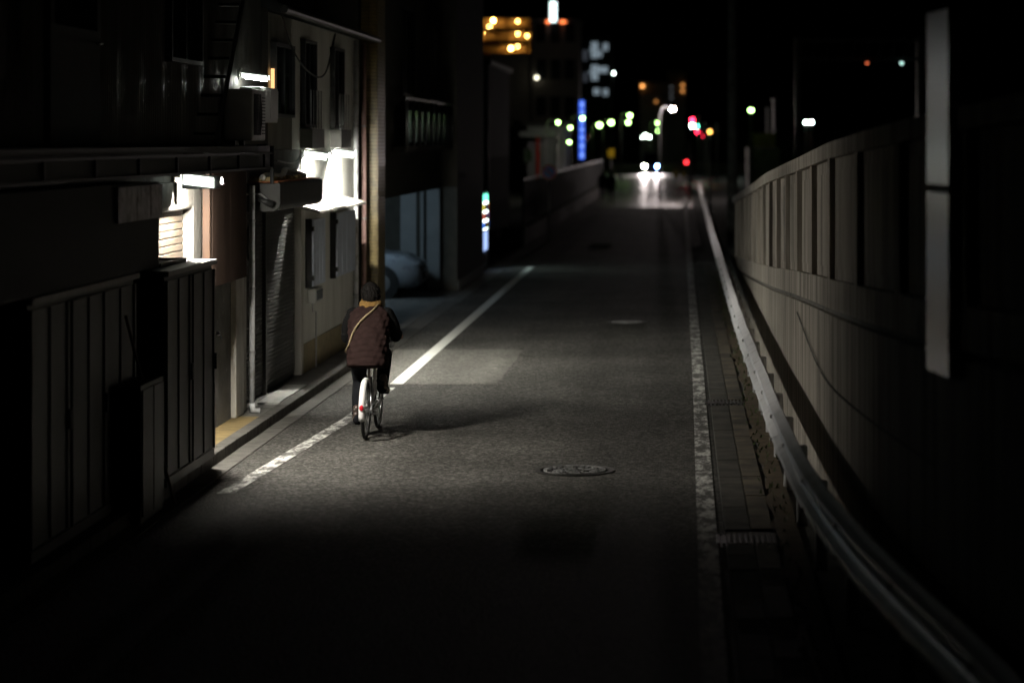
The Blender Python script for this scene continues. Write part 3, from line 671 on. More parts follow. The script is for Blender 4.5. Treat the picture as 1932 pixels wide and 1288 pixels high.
B(PX(755, 49.7), PX(785, 49.7), 49.74, 49.8, 0.02, 2.05).build('garage_door_leaf', PALE, bC)
B(PX(792, 49.6), PX(798, 49.6), 49.7, 49.8, 0.02, 2.05).build('garage_post', PALE, bC)
B(PX(805, 49.7), PX(829, 49.7), 49.72, 49.8, 0.02, 2.1).build('garage_door_leaf', PALE, bC)
B(-11, -4.6, 37.4, 56.6, 7.8, 7.95).build('roof', DKSTEEL, bC)
gf = B(-10.6, -4.57, 38.43, 58.5, -0.25, 0.004).build('garage_floor', CONC_D); tag(gf, kind='structure')
bal = B(-4.975, -4.72, 41.7, 52.0, 2.9, 3.0).build('balcony_slab', HOUSEC, bC)
B(-4.75, -4.71, 41.7, 52.0, 3.8, 3.85).build('handrail', GALV, bal)
for k in range(11):
    yy = 41.75+k*1.02
    MB().tube([(-4.73, yy, 3.001), (-4.73, yy, 3.8)], 0.03, 10).build('baluster', mat('baluster_steel', (0.3, 0.3, 0.3), 0.3, 0.8, 0.1, 8), bal, smooth=True)
for k in range(10):
    yy = 41.85+k*1.02
    B(-4.745, -4.735, yy, yy+0.84, 3.06, 3.62).build('balcony_pane', glass('balcony_glass', (0.05, 0.055, 0.055), 0.2), bal)
for (ya, yb, za, zb) in ((43, 45, 3.9, 5.5), (47.5, 50, 3.9, 5.5)): win(bC, ya, yb, za, zb, -4.98, mull=2)

gl = thing('added_garage_lamp', (-6.3, 46.2, 2.06), 'added unseen strip light on the garage ceiling to brighten the parked car', 'lamp')  # added light source, hidden from the camera, so the parked car shows
B(-6.7, -5.9, 46.15, 46.25, 2.07, 2.115).build('housing', PLAST, gl); MB().tube([(-6.68, 46.2, 2.05), (-5.92, 46.2, 2.05)], 0.016, 10).build('tube', emis('added_garage_tube', (0.6, 0.82, 1.0), 170), gl, smooth=True)
# ---- cars
def car(name, loc, rot, L, Wd, Ht, paint, label, cat='car', lit=None, van=False, lightc=None):
    t = thing(name, loc, label, cat); M = Matrix.Translation(loc) @ Matrix.Rotation(rot, 4, 'Z')
    hw = Wd/2
    def sect(x, zb, zs, w): # lower body cross-section, x along the car, nose +x
        return [(x, -w*0.9, zb), (x, -w, zb+0.12), (x, -w, zs-0.1), (x, -w*0.94, zs-0.02), (x, -w*0.8, zs), (x, w*0.8, zs), (x, w*0.94, zs-0.02), (x, w, zs-0.1), (x, w, zb+0.12), (x, w*0.9, zb)]
    nose = L/2
    if van: pr = [(-nose, 0.35, 0.95, 0.92), (-nose+0.05, 0.22, 1.05, 0.98), (-nose+0.6, 0.18, 1.08, 1), (0, 0.18, 1.08, 1), (nose-0.5, 0.18, 1.05, 1), (nose-0.12, 0.2, 0.98, 0.97), (nose, 0.3, 0.8, 0.9)]
    else: pr = [(-nose, 0.4, 0.8, 0.85), (-nose+0.1, 0.25, 0.92, 0.96), (-nose+0.7, 0.18, 0.95, 1), (0.2, 0.18, 0.94, 1), (nose-1.0, 0.18, 0.93, 1), (nose-0.35, 0.2, 0.84, 0.96), (nose-0.08, 0.24, 0.7, 0.88), (nose, 0.32, 0.6, 0.78)]
    mb = MB(); mb.rings([sect(x, zb, zs, w*hw) for x, zb, zs, w in pr]); mb.xf(M).build('body', paint, t, smooth=True)
    z0 = 0.93 if not van else 1.05
    if van: cab = [(-nose+0.08, z0, hw*0.95), (-nose+0.2, Ht, hw*0.85), (nose-1.0, Ht, hw*0.85), (nose-0.3, z0, hw*0.94)]
    else: cab = [(-nose+0.25, z0-0.02, hw*0.9), (-nose+0.75, Ht, hw*0.72), (nose-2.0, Ht, hw*0.72), (nose-1.05, z0-0.02, hw*0.9)]
    def cabin(sc, dz): return [[(x, -w*sc, z+dz) for x, z, w in cab], [(x, w*sc, z+dz) for x, z, w in cab]]
    a, b_ = cabin(1.0, 0); mb = MB(); mb.rings([a, b_]); mb.xf(M).build('cabin_glass', GLASSD, t)
    mb = MB(); x1, x2 = cab[1][0], cab[2][0]; w = cab[1][2]
    mb.box(x1-0.04, x2+0.06, -w-0.01, w+0.01, Ht-0.012, Ht+0.035); mb.xf(M).build('roof', paint, t, bevel=0.015)
    for sgn in (-1, 1):
        for (xa, za, wa), (xb, zb_, wb) in ((cab[0], cab[1]), (cab[2], cab[3])):
            MB().tube([(xa, sgn*wa, za), (xb, sgn*wb, zb_)], 0.045, 6).xf(M).build('pillar', paint, t)
    for xw in (-nose+0.75, nose-0.78):
        for sgn in (-1, 1):
            yy = sgn*(hw-0.1); R = 0.3
            ar = MB().tube([(xw, yy+sgn*0.085, R), (xw, yy+sgn*0.108, R)], R+0.06, 24).xf(M).build('wheel_arch', BLACKISH, t)
            wh = MB().tube([(xw, yy-0.08, R), (xw, yy-0.075, R), (xw, yy+0.1, R), (xw, yy+0.115, R)][::1], [R-0.03, R, R, R-0.03], 24).xf(M).build('wheel', RUBBER, t, smooth=True)
            MB().tube([(xw, yy+sgn*0.116, R), (xw, yy+sgn*0.122, R)], R*0.62, 16).xf(M).build('rim', GALV, wh)
    for i_, sgn in enumerate((-1, 1)):
        if van: c = (nose-0.02, sgn*hw*0.74, 0.72); rs = (0.06, 0.15, 0.13)
        else: c = (nose-0.2, sgn*hw*0.72, 0.66); rs = (0.2, 0.16, 0.075)
        MB().ball(c, rs, 12, 8).xf(M).build('headlight', (lit[i_] if lit else LENS), t, smooth=True)
    B(nose-0.03, nose+0.03, -hw*0.5, hw*0.5, 0.36, 0.5).xf(M).build('grille', BLACKISH, t)
    B(nose+0.0, nose+0.045, -0.17, 0.17, 0.52-0.02 if van else 0.4, 0.66-0.02 if van else 0.5).xf(M).build('number_plate', PALE, t)
    for sgn in (-1, 1): MB().ball((cab[3][0]-0.3, sgn*(hw+0.08), z0+0.06), (0.06, 0.1, 0.07), 8, 6).xf(M).build('mirror', paint, t, smooth=True)
    return t
car('parked_car', (-7.05, 48.1, 0.004), 0.0, 3.9, 1.62, 1.5, CARW, 'silver hatchback parked nose out in the dark garage')

# vending machine
vm = thing('vending_machine', (-5.1, 58.3, 0), 'glowing drinks vending machine at the far corner of the garage house', 'vending machine')
B(-5.4, -4.74, 57.5, 59.1, 0.03, 1.86).build('cabinet', PALE, vm, bevel=0.02)
dsp = B(-4.739, -4.72, 57.56, 59.04, 0.95, 1.62).build('display_window', emis('vend_white', (0.85, 1.0, 0.9), 7), vm)
B(-4.739, -4.715, 57.56, 59.04, 1.64, 1.8).build('header_panel', emis('vend_green', (0.15, 0.9, 0.6), 3), vm)
B(-4.739, -4.722, 57.56, 59.04, 0.45, 0.9).build('lower_panel', emis('vend_blue', (0.35, 0.5, 0.9), 1.4), vm)
B(-4.739, -4.7, 57.7, 58.9, 0.15, 0.4).build('delivery_slot', BLACKISH, vm)
for rz in range(3):
    B(-4.719, -4.69, 57.58, 59.02, 0.99+rz*0.215, 1.005+rz*0.215).build('shelf', PALE, dsp)
    for k in range(9): MB().tube([(-4.7, 57.66+k*0.165, 1.006+rz*0.215), (-4.7, 57.66+k*0.165, 1.14+rz*0.215)], 0.03, 8).build('bottle', (SIGNB, SIGNR, SIGNY, LEAF)[(k+rz) % 4], dsp)

# ================================================================== RIGHT: RAMP WALL
wyX = [(8, 2.05), (11, 1.78), (13, 1.56), (15, 1.42), (17, 1.32), (20, 1.24), (26, 1.18), (35, 1.15), (52, 1.13)]
def wallx(y): return lerp_list([a for a, b in wyX], [b for a, b in wyX], y)
def ledge(y): return lerp_list([8, 12, 16, 21.4, 25.3, 30, 39.4, 52], [2.15, 2.0, 1.86, 1.66, 1.5, 1.28, 0.89, 0.4], y)
def wtop(y): return lerp_list([8, 12, 20, 25, 31.8, 38, 47, 52], [3.4, 3.32, 3.08, 2.9, 2.68, 2.42, 2.07, 1.88], y)
rw = thing('ramp_wall', (1.5, 30, 0), 'stained concrete ramp wall with a parapet of recessed panels', 'wall')
def wall_strip(name, fz0, fz1, dx0, dx1, y0, y1, m, step=1.0, parent=rw):
    rs = []; y = y0
    while y < y1+1e-6:
        x = wallx(y); rs.append([(x+dx0, y, fz0(y)), (x+dx1, y, fz0(y)), (x+dx1, y, fz1(y)), (x+dx0, y, fz1(y))]); y += step
    return MB().rings(rs).build(name, m, parent)
seg = [8, 12, 16, 20, 24, 28, 32, 36, 40, 44, 48, 52]
for a, b_ in zip(seg[:-1], seg[1:]):
    wall_strip('retaining_wall', lambda y: -0.3, lambda y: ledge(y)-0.06, 0.0, 0.6, a+0.006, b_-0.006, WALLC, step=(b_-a-0.012)/4)
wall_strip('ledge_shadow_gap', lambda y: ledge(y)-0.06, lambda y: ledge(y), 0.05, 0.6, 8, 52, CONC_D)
wall_strip('parapet_base', lambda y: ledge(y), lambda y: ledge(y)+0.24, -0.015, 0.3, 8, 52, WALLC)
wall_strip('parapet_cap', lambda y: wtop(y)-0.13, lambda y: wtop(y), -0.03, 0.32, 8, 52, WALLC)
POSTM = mat('parapet_post', (0.18, 0.16, 0.14), 0.85, 0, 0.25, 6, 0.3, 40, streak=0.15)
y = 8.6; PW = 2.3; rqw = random.Random(21)
def strip(name, ya, yb, fz0, fz1, d0, d1, m):
    rs = [[(wallx(q)+d0, q, fz0(q)), (wallx(q)+d1, q, fz0(q)), (wallx(q)+d1, q, fz1(q)), (wallx(q)+d0, q, fz1(q))] for q in (ya, (ya+yb)/2, yb)]
    return MB().rings(rs).build(name, m, rw)
zz0 = lambda q: ledge(q)+0.241
zz1 = lambda q: wtop(q)-0.131
while y < 51.3:
    strip('parapet_post', y-0.11, y+0.11, zz0, zz1, -0.014, 0.2, WALLC)
    y2 = min(y+PW, 51.9); e = rqw.uniform(-.004, .004)
    strip('parapet_panel', y+0.115, y2-0.115, zz0, zz1, 0.034+e, 0.12, WALLC)
    strip('raised_field', y+0.3+e, y2-0.3+e, lambda q: zz0(q)+0.09, lambda q: zz1(q)-0.1, 0.026+e, 0.033+e, WALLC)
    y += PW
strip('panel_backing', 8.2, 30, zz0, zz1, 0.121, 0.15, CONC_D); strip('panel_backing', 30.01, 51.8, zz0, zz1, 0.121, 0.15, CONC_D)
B(1.75, 12, 8, 52, -0.3, 0.3).build('ramp_fill', CONC_D, rw)
rs = [[(wallx(q)+0.55, q, 0.3), (12, q, 0.3), (12, q, ledge(q)+0.03), (wallx(q)+0.55, q, ledge(q)+0.03)] for q in [8+k*2 for k in range(23)]]
MB().rings(rs).build('ramp_surface', CONC_D, rw)
cb = MB().tube(catmull([(wallx(24.5)-0.02, 24.5, 1.36), (wallx(21)-0.02, 21, 1.1), (wallx(18)-0.02, 18, 1.12), (wallx(14)-0.02, 14, 1.22)], 8), 0.008, 6).build('cable', CONC_D, org=(1.2, 20, 1.1)); tag(cb, 'thin cable clipped along the stained ramp wall', 'cable')
# glossy pilaster plate, turned a little towards the street
pp = thing('steel_pilaster', (1.5, 14.1, 1.76), 'pale glossy steel pilaster with a dark band on the right wall', 'pilaster')
MP = Matrix.Translation((1.44, 13.6, 0)) @ Matrix.Rotation(math.radians(6.1), 4, 'Z')
PIL = mat('pilaster_steel', (0.86, 0.88, 1.0), 0.25, 1.0, 0.03, 0.25)
B(0, 0.1, -0.29, 0.29, 1.79, 2.81).xf(MP).build('lower_panel', PIL, pp, bevel=0.004)
B(0, 0.1, -0.29, 0.29, 2.85, 3.83).xf(MP).build('upper_panel', PIL, pp, bevel=0.004)
B(0.012, 0.09, -0.28, 0.28, 2.8105, 2.8495).xf(MP).build('band', BLACKISH, pp)
B(2.2, 8, 8.0, 13.2, 3.45, 9).build('portal_wall', BLACKISH, rw)

# ---- guardrail
gp = [(1.75, 7), (1.58, 9), (1.42, 11), (1.2, 13.2), (1.05, 15), (0.95, 16.8), (0.88, 20), (0.85, 25), (0.82, 32), (0.82, 38), (0.835, 50), (0.85, 65), (0.9, 82), (0.95, 100), (1.0, 118), (1.05, 134)]
gpath = catmull([(a, b, 0) for a, b in gp], 8)
gxs = [q.x for q in gpath]; gys = [q.y for q in gpath]
def railx(y): return lerp_list(gys, gxs, y)
gu = thing('guardrail', (0.9, 30, 0), 'long white steel guardrail bending away beside the ramp wall', 'guardrail')
WP = [(0.0, 0.425), (-0.012, 0.435), (-0.03, 0.45), (-0.07, 0.475), (-0.08, 0.5), (-0.07, 0.53), (-0.03, 0.56), (-0.012, 0.58), (-0.012, 0.62), (-0.03, 0.64), (-0.07, 0.67), (-0.08, 0.7), (-0.07, 0.725), (-0.03, 0.75), (-0.012, 0.765), (0.0, 0.775)]
def rail_section(y0, y1, off):
    rs = []; n = max(3, int((y1-y0)/0.5))
    for k in range(n+1):
        y = y0+(y1-y0)*k/n; x = railx(y)+off
        rs.append([(x+a, y, z) for a, z in WP]+[(x+a+0.006, y, z) for a, z in WP[::-1]])
    return MB().rings(rs).build('rail_section', RAILW, gu, smooth=False)
y = 7.0; k = 0
while y < 133:
    L_ = 2.0 if y < 60 else 4.0
    y1 = min(y+L_+0.1, 134)
    rail_section(y, y1, -0.004 if k % 2 else 0.0)
    if y < 60:
        for zz in (0.5, 0.7): MB().ball((railx(y+0.05)-0.088, y+0.05, zz), (0.012, 0.018, 0.018), 8, 5).build('bolt', GALV, gu)
    xx = railx(y+0.5)+0.09
    po = MB().tube([(xx, y+0.5, -0.1), (xx, y+0.5, 0.63)], 0.045, 12).build('post', RAILW, gu, smooth=True)
    MB().ball((xx, y+0.5, 0.63), (0.047, 0.047, 0.02), 12, 6).build('post_cap', RAILW, po, smooth=True)
    B(xx-0.1, xx-0.03, y+0.45, y+0.55, 0.55, 0.65).build('bracket', GALV, po)
    y += L_; k += 1

# ================================================================== THE CYCLIST
BX, BY = -3.275, 25.1
def bk(p): return (BX+p[0], BY+p[1], p[2])
bike = thing('bicycle', (BX, BY+0.5, 0), 'city bicycle with white rear mudguard and red reflector under the vested rider', 'bicycle')
R = 0.305
def wheel(yc):
    w = thing('wheel', (BX, BY+yc, R), None, None); del ORG[w.name]; w.parent = bike; w.location = (0, yc-0.5, R); ORG[w.name] = Vector((BX, BY+yc, R))
    n = 48
    MB().tube([bk((0, yc+(R-0.018)*math.cos(2*math.pi*k/n), R+(R-0.018)*math.sin(2*math.pi*k/n))) for k in range(n)], 0.0185, 10, closed=True).build('tyre', RUBBER, w, smooth=True)
    MB().tube([bk((0, yc+(R-0.046)*math.cos(2*math.pi*k/n), R+(R-0.046)*math.sin(2*math.pi*k/n))) for k in range(n)], (0.011, 0.011), 8, closed=True).build('rim', CHROME, w, smooth=True)
    hub = MB().tube([bk((-0.05, yc, R)), bk((-0.03, yc, R)), bk((0.03, yc, R)), bk((0.05, yc, R))], [0.012, 0.022, 0.022, 0.012], 12).build('hub', CHROME, w)
    for k in range(20):
        a = 2*math.pi*k/20; s_ = 0.028 if k % 2 else -0.028; b2 = a+(0.9 if k % 4 < 2 else -0.9)
        MB().tube([bk((s_, yc+0.02*math.cos(b2), R+0.02*math.sin(b2))), bk((0, yc+(R-0.05)*math.cos(a), R+(R-0.05)*math.sin(a)))], 0.0016, 4).build('spoke', CHROME, w)
wheel(0.0); wheel(1.02)
def barc(yc, rad, a0, a1, n=18): return [bk((0, yc+rad*math.cos(math.radians(a0+(a1-a0)*k/n)), R+rad*math.sin(math.radians(a0+(a1-a0)*k/n)))) for k in range(n+1)]
def fender(name, yc, a0, a1):
    rs = []
    for k in range(21):
        a = math.radians(a0+(a1-a0)*k/20); rs.append([])
        for j in range(9):
            t = -1+2*j/8; rad = R+0.03-0.018*t*t*1.2; x = 0.032*t
            rs[-1].append(bk((x, yc+rad*math.cos(a), R+rad*math.sin(a))))
        for j in range(8, -1, -1):
            t = -1+2*j/8; rad = R+0.027-0.018*t*t*1.2; x = 0.031*t
            rs[-1].append(bk((x, yc+rad*math.cos(a), R+rad*math.sin(a))))
    return MB().rings(rs).build(name, BWHITE, bike, smooth=True)
fr_ = fender('rear_mudguard', 0.0, 40, 195); fender('front_mudguard', 1.02, 20, 165)
MB().ball(bk((0, -R-0.032, 0.36)), (0.022, 0.012, 0.032), 12, 8).build('red_reflector', REDREF, fr_, smooth=True)
BB = (0, 0.43, 0.28); ST = (0, 0.27, 0.7); HD0 = (0, 0.9, 0.66); HD1 = (0, 0.87, 0.8)
def bt(name, pts, r, m=BWHITE, n=10): return MB().tube([bk(p) for p in pts], r, n).build(name, m, bike, smooth=True)
bt('seat_tube', [BB, ST], 0.016); bt('seat_post', [ST, (0, 0.245, 0.79)], 0.013, CHROME)
bt('down_tube', catmull([BB, (0, 0.62, 0.4), HD0], 5), 0.019); bt('top_tube', catmull([(0, 0.36, 0.48), (0, 0.62, 0.52), HD1], 5), 0.015)
bt('head_tube', [HD0, HD1], 0.02); bt('stem', [HD1, (0, 0.845, 1.0)], 0.013, CHROME)
for s_ in (-1, 1):
    bt('chain_stay', [(s_*0.03, 0.4, 0.28), (s_*0.055, 0, R)], 0.009, CHROME); bt('seat_stay', [(s_*0.02, 0.3, 0.62), (s_*0.055, 0, R)], 0.008, CHROME)
    bt('fork_blade', [(s_*0.03, 0.92, 0.62), (s_*0.05, 0.96, 0.5), (s_*0.052, 1.02, R)], 0.01, CHROME)
    bt('mudguard_stay', [(s_*0.055, 0, R), (s_*0.034, -R-0.005, 0.33)], 0.003, CHROME)
    bt('stand_leg', [(s_*0.06, 0.0, R), (s_*0.1, -0.16, R+0.02)], 0.007, CHROME)
bt('handlebar', catmull([(-0.28, 0.66, 1.0), (-0.27, 0.76, 1.01), (-0.17, 0.85, 1.02), (0, 0.85, 1.0), (0.17, 0.85, 1.02), (0.27, 0.76, 1.01), (0.28, 0.66, 1.0)], 5), 0.011, CHROME)
for s_ in (-1, 1): bt('grip', [(s_*0.28, 0.64, 1.0), (s_*0.273, 0.75, 1.008)], 0.016, RUBBER)
# saddle
rs = []
for yy, w, z in ((0.08, 0.05, 0.815), (0.1, 0.085, 0.825), (0.17, 0.095, 0.83), (0.25, 0.06, 0.828), (0.33, 0.028, 0.825), (0.37, 0.015, 0.815)):
    rs.append([bk((w*math.cos(a), yy, z-0.022+0.028*math.sin(a))) for a in [2*math.pi*k/14 for k in range(14)]])
MB().rings(rs).build('saddle', RUBBER, bike, smooth=True)
# drive
bt('crank_axle', [(-0.07, 0.43, 0.28), (0.07, 0.43, 0.28)], 0.012, CHROME)
MB().tube([bk((0.045, 0.43, 0.28)), bk((0.05, 0.43, 0.28))], 0.085, 28).build('chain_ring', CHROME, bike)
PL, PR = (-0.1, 0.36, 0.125), (0.1, 0.5, 0.435)
bt('crank_arm', [(-0.075, 0.43, 0.28), (-0.08, PL[1], PL[2])], 0.01, CHROME); bt('crank_arm', [(0.075, 0.43, 0.28), (0.08, PR[1], PR[2])], 0.01, CHROME)
for s_, P_ in ((-1, PL), (1, PR)):
    B(*[BX+v for v in sorted((s_*0.085, s_*0.18))], BY+P_[1]-0.04, BY+P_[1]+0.04, P_[2]-0.012, P_[2]+0.012).build('pedal', RUBBER, bike, bevel=0.004)
cs = MB().tube([bk((0.062, 0.43, 0.34)), bk((0.062, 0.2, 0.35)), bk((0.062, 0.0, 0.345)), bk((0.062, -0.04, 0.305)), bk((0.062, 0.0, 0.265)), bk((0.062, 0.43, 0.22))], (0.008, 0.008), 8).build('chain_case', mat('chain_case_silver', (0.4, 0.4, 0.42), 0.35, 0.6, 0.1, 9), bike, smooth=True)
# front basket and lamp
bs = thing('basket', bk((0, 1.1, 0.8)), None, None); bs.parent = bike; bs.location = Vector(bk((0, 1.1, 0.8)))-ORG[bike.name]
for z, w in ((0.72, 0.12), (0.8, 0.135), (0.88, 0.15), (0.95, 0.165)):
    MB().tube([bk((x, y_, z)) for x, y_ in ((-w, 0.93), (w, 0.93), (w, 1.2), (-w, 1.2))], 0.004, 6, closed=True).build('basket_hoop', DKSTEEL, bs)
for k in range(9):
    t_ = -1+k/4
    for y_ in (0.93, 1.2): MB().tube([bk((0.12*t_, y_, 0.72)), bk((0.165*t_, y_, 0.95))], 0.002, 4).build('basket_wire', DKSTEEL, bs)
# brake bits
bt('bell_clamp', [(0.12, 0.82, 1.03), (0.12, 0.82, 1.07)], 0.02, CHROME)

person = thing('person', bk((0, 0.3, 0)), 'person riding away in a maroon quilted vest, mustard collar and dark trousers', 'person')
def P(pts, k=4): return catmull([bk(p) for p in pts], k)
def limb(mb, pts, rad, n=14, k=4):
    pp_ = P(pts, k); rr_ = []
    for i_ in range(len(pp_)):
        t = i_/(len(pp_)-1)*(len(rad)-1); j = min(int(t), len(rad)-2); rr_.append(rad[j]*(1-(t-j))+rad[j+1]*(t-j))
    mb.tube(pp_, rr_, n); mb.ball(pp_[0], rr_[0], n, 8); mb.ball(pp_[-1], rr_[-1], n, 8)
def ell(c, rx, ry, n=28, tilt=0.0, wob=None):
    out = []
    for k in range(n):
        a = 2*math.pi*k/n; x, y_ = rx*math.cos(a), ry*math.sin(a)
        sgn = 1
        out.append(bk((c[0]+x, c[1]+y_*math.cos(tilt), c[2]-y_*math.sin(tilt))))
    return out
TILT = math.radians(20)
hipL, hipR = (-0.085, 0.21, 0.87), (0.085, 0.21, 0.87)
kneeL, kneeR = (-0.125, 0.47, 0.56), (0.13, 0.58, 0.83)
ankL, ankR = (-0.115, 0.26, 0.215), (0.125, 0.4, 0.52)
shL, shR = (-0.175, 0.37, 1.27), (0.175, 0.37, 1.27)
elL, elR = (-0.255, 0.43, 1.02), (0.26, 0.45, 1.03)
wrL, wrR = (-0.268, 0.64, 1.04), (0.27, 0.64, 1.045)
# body: one continuous surface under the clothes
mb = MB()
mb.rings([ell((0, 0.19, 0.84), 0.13, 0.1, tilt=TILT), ell((0, 0.21, 0.9), 0.15, 0.11, tilt=TILT), ell((0, 0.25, 1.02), 0.135, 0.095, tilt=TILT), ell((0, 0.31, 1.17), 0.16, 0.1, tilt=TILT), ell((0, 0.36, 1.28), 0.15, 0.08, tilt=TILT), ell((0, 0.385, 1.33), 0.07, 0.06, tilt=TILT)])
limb(mb, [(0, 0.385, 1.29), (0, 0.4, 1.36), (0, 0.425, 1.43)], [0.055, 0.052, 0.052])
mb.ball(bk((0, 0.44, 1.49)), (0.074, 0.092, 0.105), 20, 14); mb.ball(bk((0, 0.47, 1.425)), (0.05, 0.055, 0.05), 14, 10)
mb.ball(bk((0, 0.535, 1.475)), (0.012, 0.02, 0.022), 8, 6)                                   # nose
for s_ in (-1, 1): mb.ball(bk((s_*0.077, 0.44, 1.475)), (0.012, 0.02, 0.032), 8, 6)           # ears
for s_ in (-1, 1): mb.ball(bk((s_*0.03, 0.522, 1.505)), (0.018, 0.012, 0.009), 8, 6)          # brow
mb.ball(bk((0, 0.522, 1.433)), (0.022, 0.01, 0.008), 8, 6)                                   # lips
for a_, b2, c_ in ((hipL, kneeL, ankL), (hipR, kneeR, ankR)): limb(mb, [a_, b2], [0.07, 0.05]); limb(mb, [b2, c_], [0.05, 0.036])
for a_, b2, c_, s_ in ((shL, elL, wrL, -1), (shR, elR, wrR, 1)):
    limb(mb, [a_, b2], [0.045, 0.036]); limb(mb, [b2, c_], [0.036, 0.026])
    limb(mb, [c_, (s_*0.275, 0.69, 1.03)], [0.028, 0.034])
    for f_ in range(4):
        yy = 0.665+f_*0.019
        limb(mb, [(s_*0.262, yy, 1.032), (s_*0.285, yy+0.004, 1.03), (s_*0.302, yy+0.004, 1.005), (s_*0.29, yy+0.003, 0.985)], [0.0105, 0.0105, 0.0095, 0.009], 8, 3)
    limb(mb, [(s_*0.262, 0.67, 1.02), (s_*0.25, 0.7, 1.01), (s_*0.255, 0.74, 1.0)], [0.013, 0.012, 0.01], 8, 3)
body = mb.build('body', SKIN, person, smooth=True, voxel=0.0085)
for s_ in (-1, 1):
    MB().ball(bk((s_*0.03, 0.5205, 1.488)), (0.012, 0.009, 0.008), 10, 6).build('eye', HAIR, body)
# trousers
mb = MB(); mb.rings([ell((0, 0.16, 0.82), 0.12, 0.09, tilt=TILT), ell((0, 0.19, 0.86), 0.165, 0.13, tilt=TILT), ell((0, 0.215, 0.93), 0.165, 0.125, tilt=TILT), ell((0, 0.24, 1.0), 0.15, 0.11, tilt=TILT)])
limb(mb, [hipL, (-0.115, 0.35, 0.71), kneeL], [0.1, 0.088, 0.072]); limb(mb, [kneeL, (-0.12, 0.35, 0.4), ankL, (-0.113, 0.235, 0.185)], [0.072, 0.072, 0.058, 0.06])
limb(mb, [hipR, (0.115, 0.4, 0.86), kneeR], [0.1, 0.09, 0.075]); limb(mb, [kneeR, (0.13, 0.48, 0.68), ankR, (0.125, 0.385, 0.495)], [0.075, 0.072, 0.058, 0.06])
for k in range(16):   # folds at the knee backs and cuffs
    q = random.Random(k); c_ = Vector(kneeL).lerp(Vector(ankL), q.uniform(0.1, 0.95)); mb.ball(bk((c_.x+q.uniform(-.03, .03), c_.y-0.035+q.uniform(-.015, .015), c_.z)), (0.045, 0.03, 0.012), 8, 5)
    c_ = Vector(kneeR).lerp(Vector(ankR), q.uniform(0.1, 0.95)); mb.ball(bk((c_.x+q.uniform(-.03, .03), c_.y-0.035, c_.z)), (0.045, 0.03, 0.012), 8, 5)
mb.build('trousers', FABP, person, smooth=True, voxel=0.009)
# black sleeves
mb = MB()
for a_, b2, c_, s_ in ((shL, elL, wrL, -1), (shR, elR, wrR, 1)):
    limb(mb, [(a_[0]*0.75, a_[1], a_[2]), a_], [0.07, 0.075]); limb(mb, [a_, (0.5*(a_[0]+b2[0])+s_*0.02, 0.4, 1.15), b2], [0.078, 0.07, 0.06]); limb(mb, [b2, c_], [0.06, 0.042])
    for k in range(10):
        q = random.Random(k+40); c = Vector(a_).lerp(Vector(b2), q.uniform(0.15, 1)); mb.ball(bk((c.x+s_*0.02, c.y-0.03, c.z)), (0.05, 0.045, 0.012), 8, 5)
mb.build('sleeves', FABB, person, smooth=True, voxel=0.009)
# quilted vest
rs = []; zs = [0.735, 0.745, 0.8, 0.86, 0.92, 1.0, 1.08, 1.16, 1.22, 1.27, 1.31, 1.34, 1.36]
tab = {'cy': [0.145, 0.148, 0.165, 0.18, 0.195, 0.225, 0.26, 0.3, 0.33, 0.355, 0.37, 0.38, 0.385], 'rx': [0.195, 0.205, 0.208, 0.206, 0.203, 0.205, 0.21, 0.214, 0.213, 0.205, 0.18, 0.135, 0.09], 'ry': [0.15, 0.158, 0.16, 0.155, 0.15, 0.148, 0.148, 0.146, 0.14, 0.128, 0.11, 0.09, 0.07]}
nz = 90; rq = random.Random(2)
for i_ in range(nz+1):
    z = 0.735+(1.36-0.735)*i_/nz; cy = lerp_list(zs, tab['cy'], z); rx = lerp_list(zs, tab['rx'], z); ry = lerp_list(zs, tab['ry'], z)
    ring = []
    for k in range(56):
        a = 2*math.pi*k/56
        ph = (z+0.008*math.sin(a*2+1)+0.006*math.sin(a*5))*2*math.pi/0.062
        q = abs(math.sin(ph/2))**0.6*0.0095*(1 if z < 1.3 else 0.4)
        wr = 0.005*math.sin(a*9+z*25)+0.004*math.sin(a*17-z*40)
        ca, sa = math.cos(a), math.sin(a)
        ex = math.copysign(abs(ca)**0.8, ca); ey = math.copysign(abs(sa)**0.85, sa)
        ring.append(bk(((rx+q+wr)*ex, cy+(ry+q+wr)*ey*math.cos(TILT), z-(ry)*ey*math.sin(TILT)*0.55)))
    rs.append(ring)
vest = MB().rings(rs).build('vest', FABV, person, smooth=True)
# collar
mb = MB(); n = 30
for j, (rr_, z_, th) in enumerate(((0.085, 1.35, 0.028), (0.082, 1.378, 0.03), (0.075, 1.4, 0.024))):
    mb.tube([bk((rr_*1.12*math.cos(2*math.pi*k/n), 0.395+0.01*j+rr_*0.95*math.sin(2*math.pi*k/n), z_+0.018*math.sin(2*math.pi*k/n)+0.005*math.sin(k*2.3+j))) for k in range(n)], th, 10, closed=True)
mb.ball(bk((0, 0.32, 1.335)), (0.085, 0.04, 0.04), 14, 8); mb.ball(bk((0.04, 0.335, 1.325)), (0.085, 0.04, 0.03), 14, 8); mb.ball(bk((-0.05, 0.335, 1.33)), (0.07, 0.04, 0.032), 14, 8)
mb.build('collar', MUST, person, smooth=True, voxel=0.009)
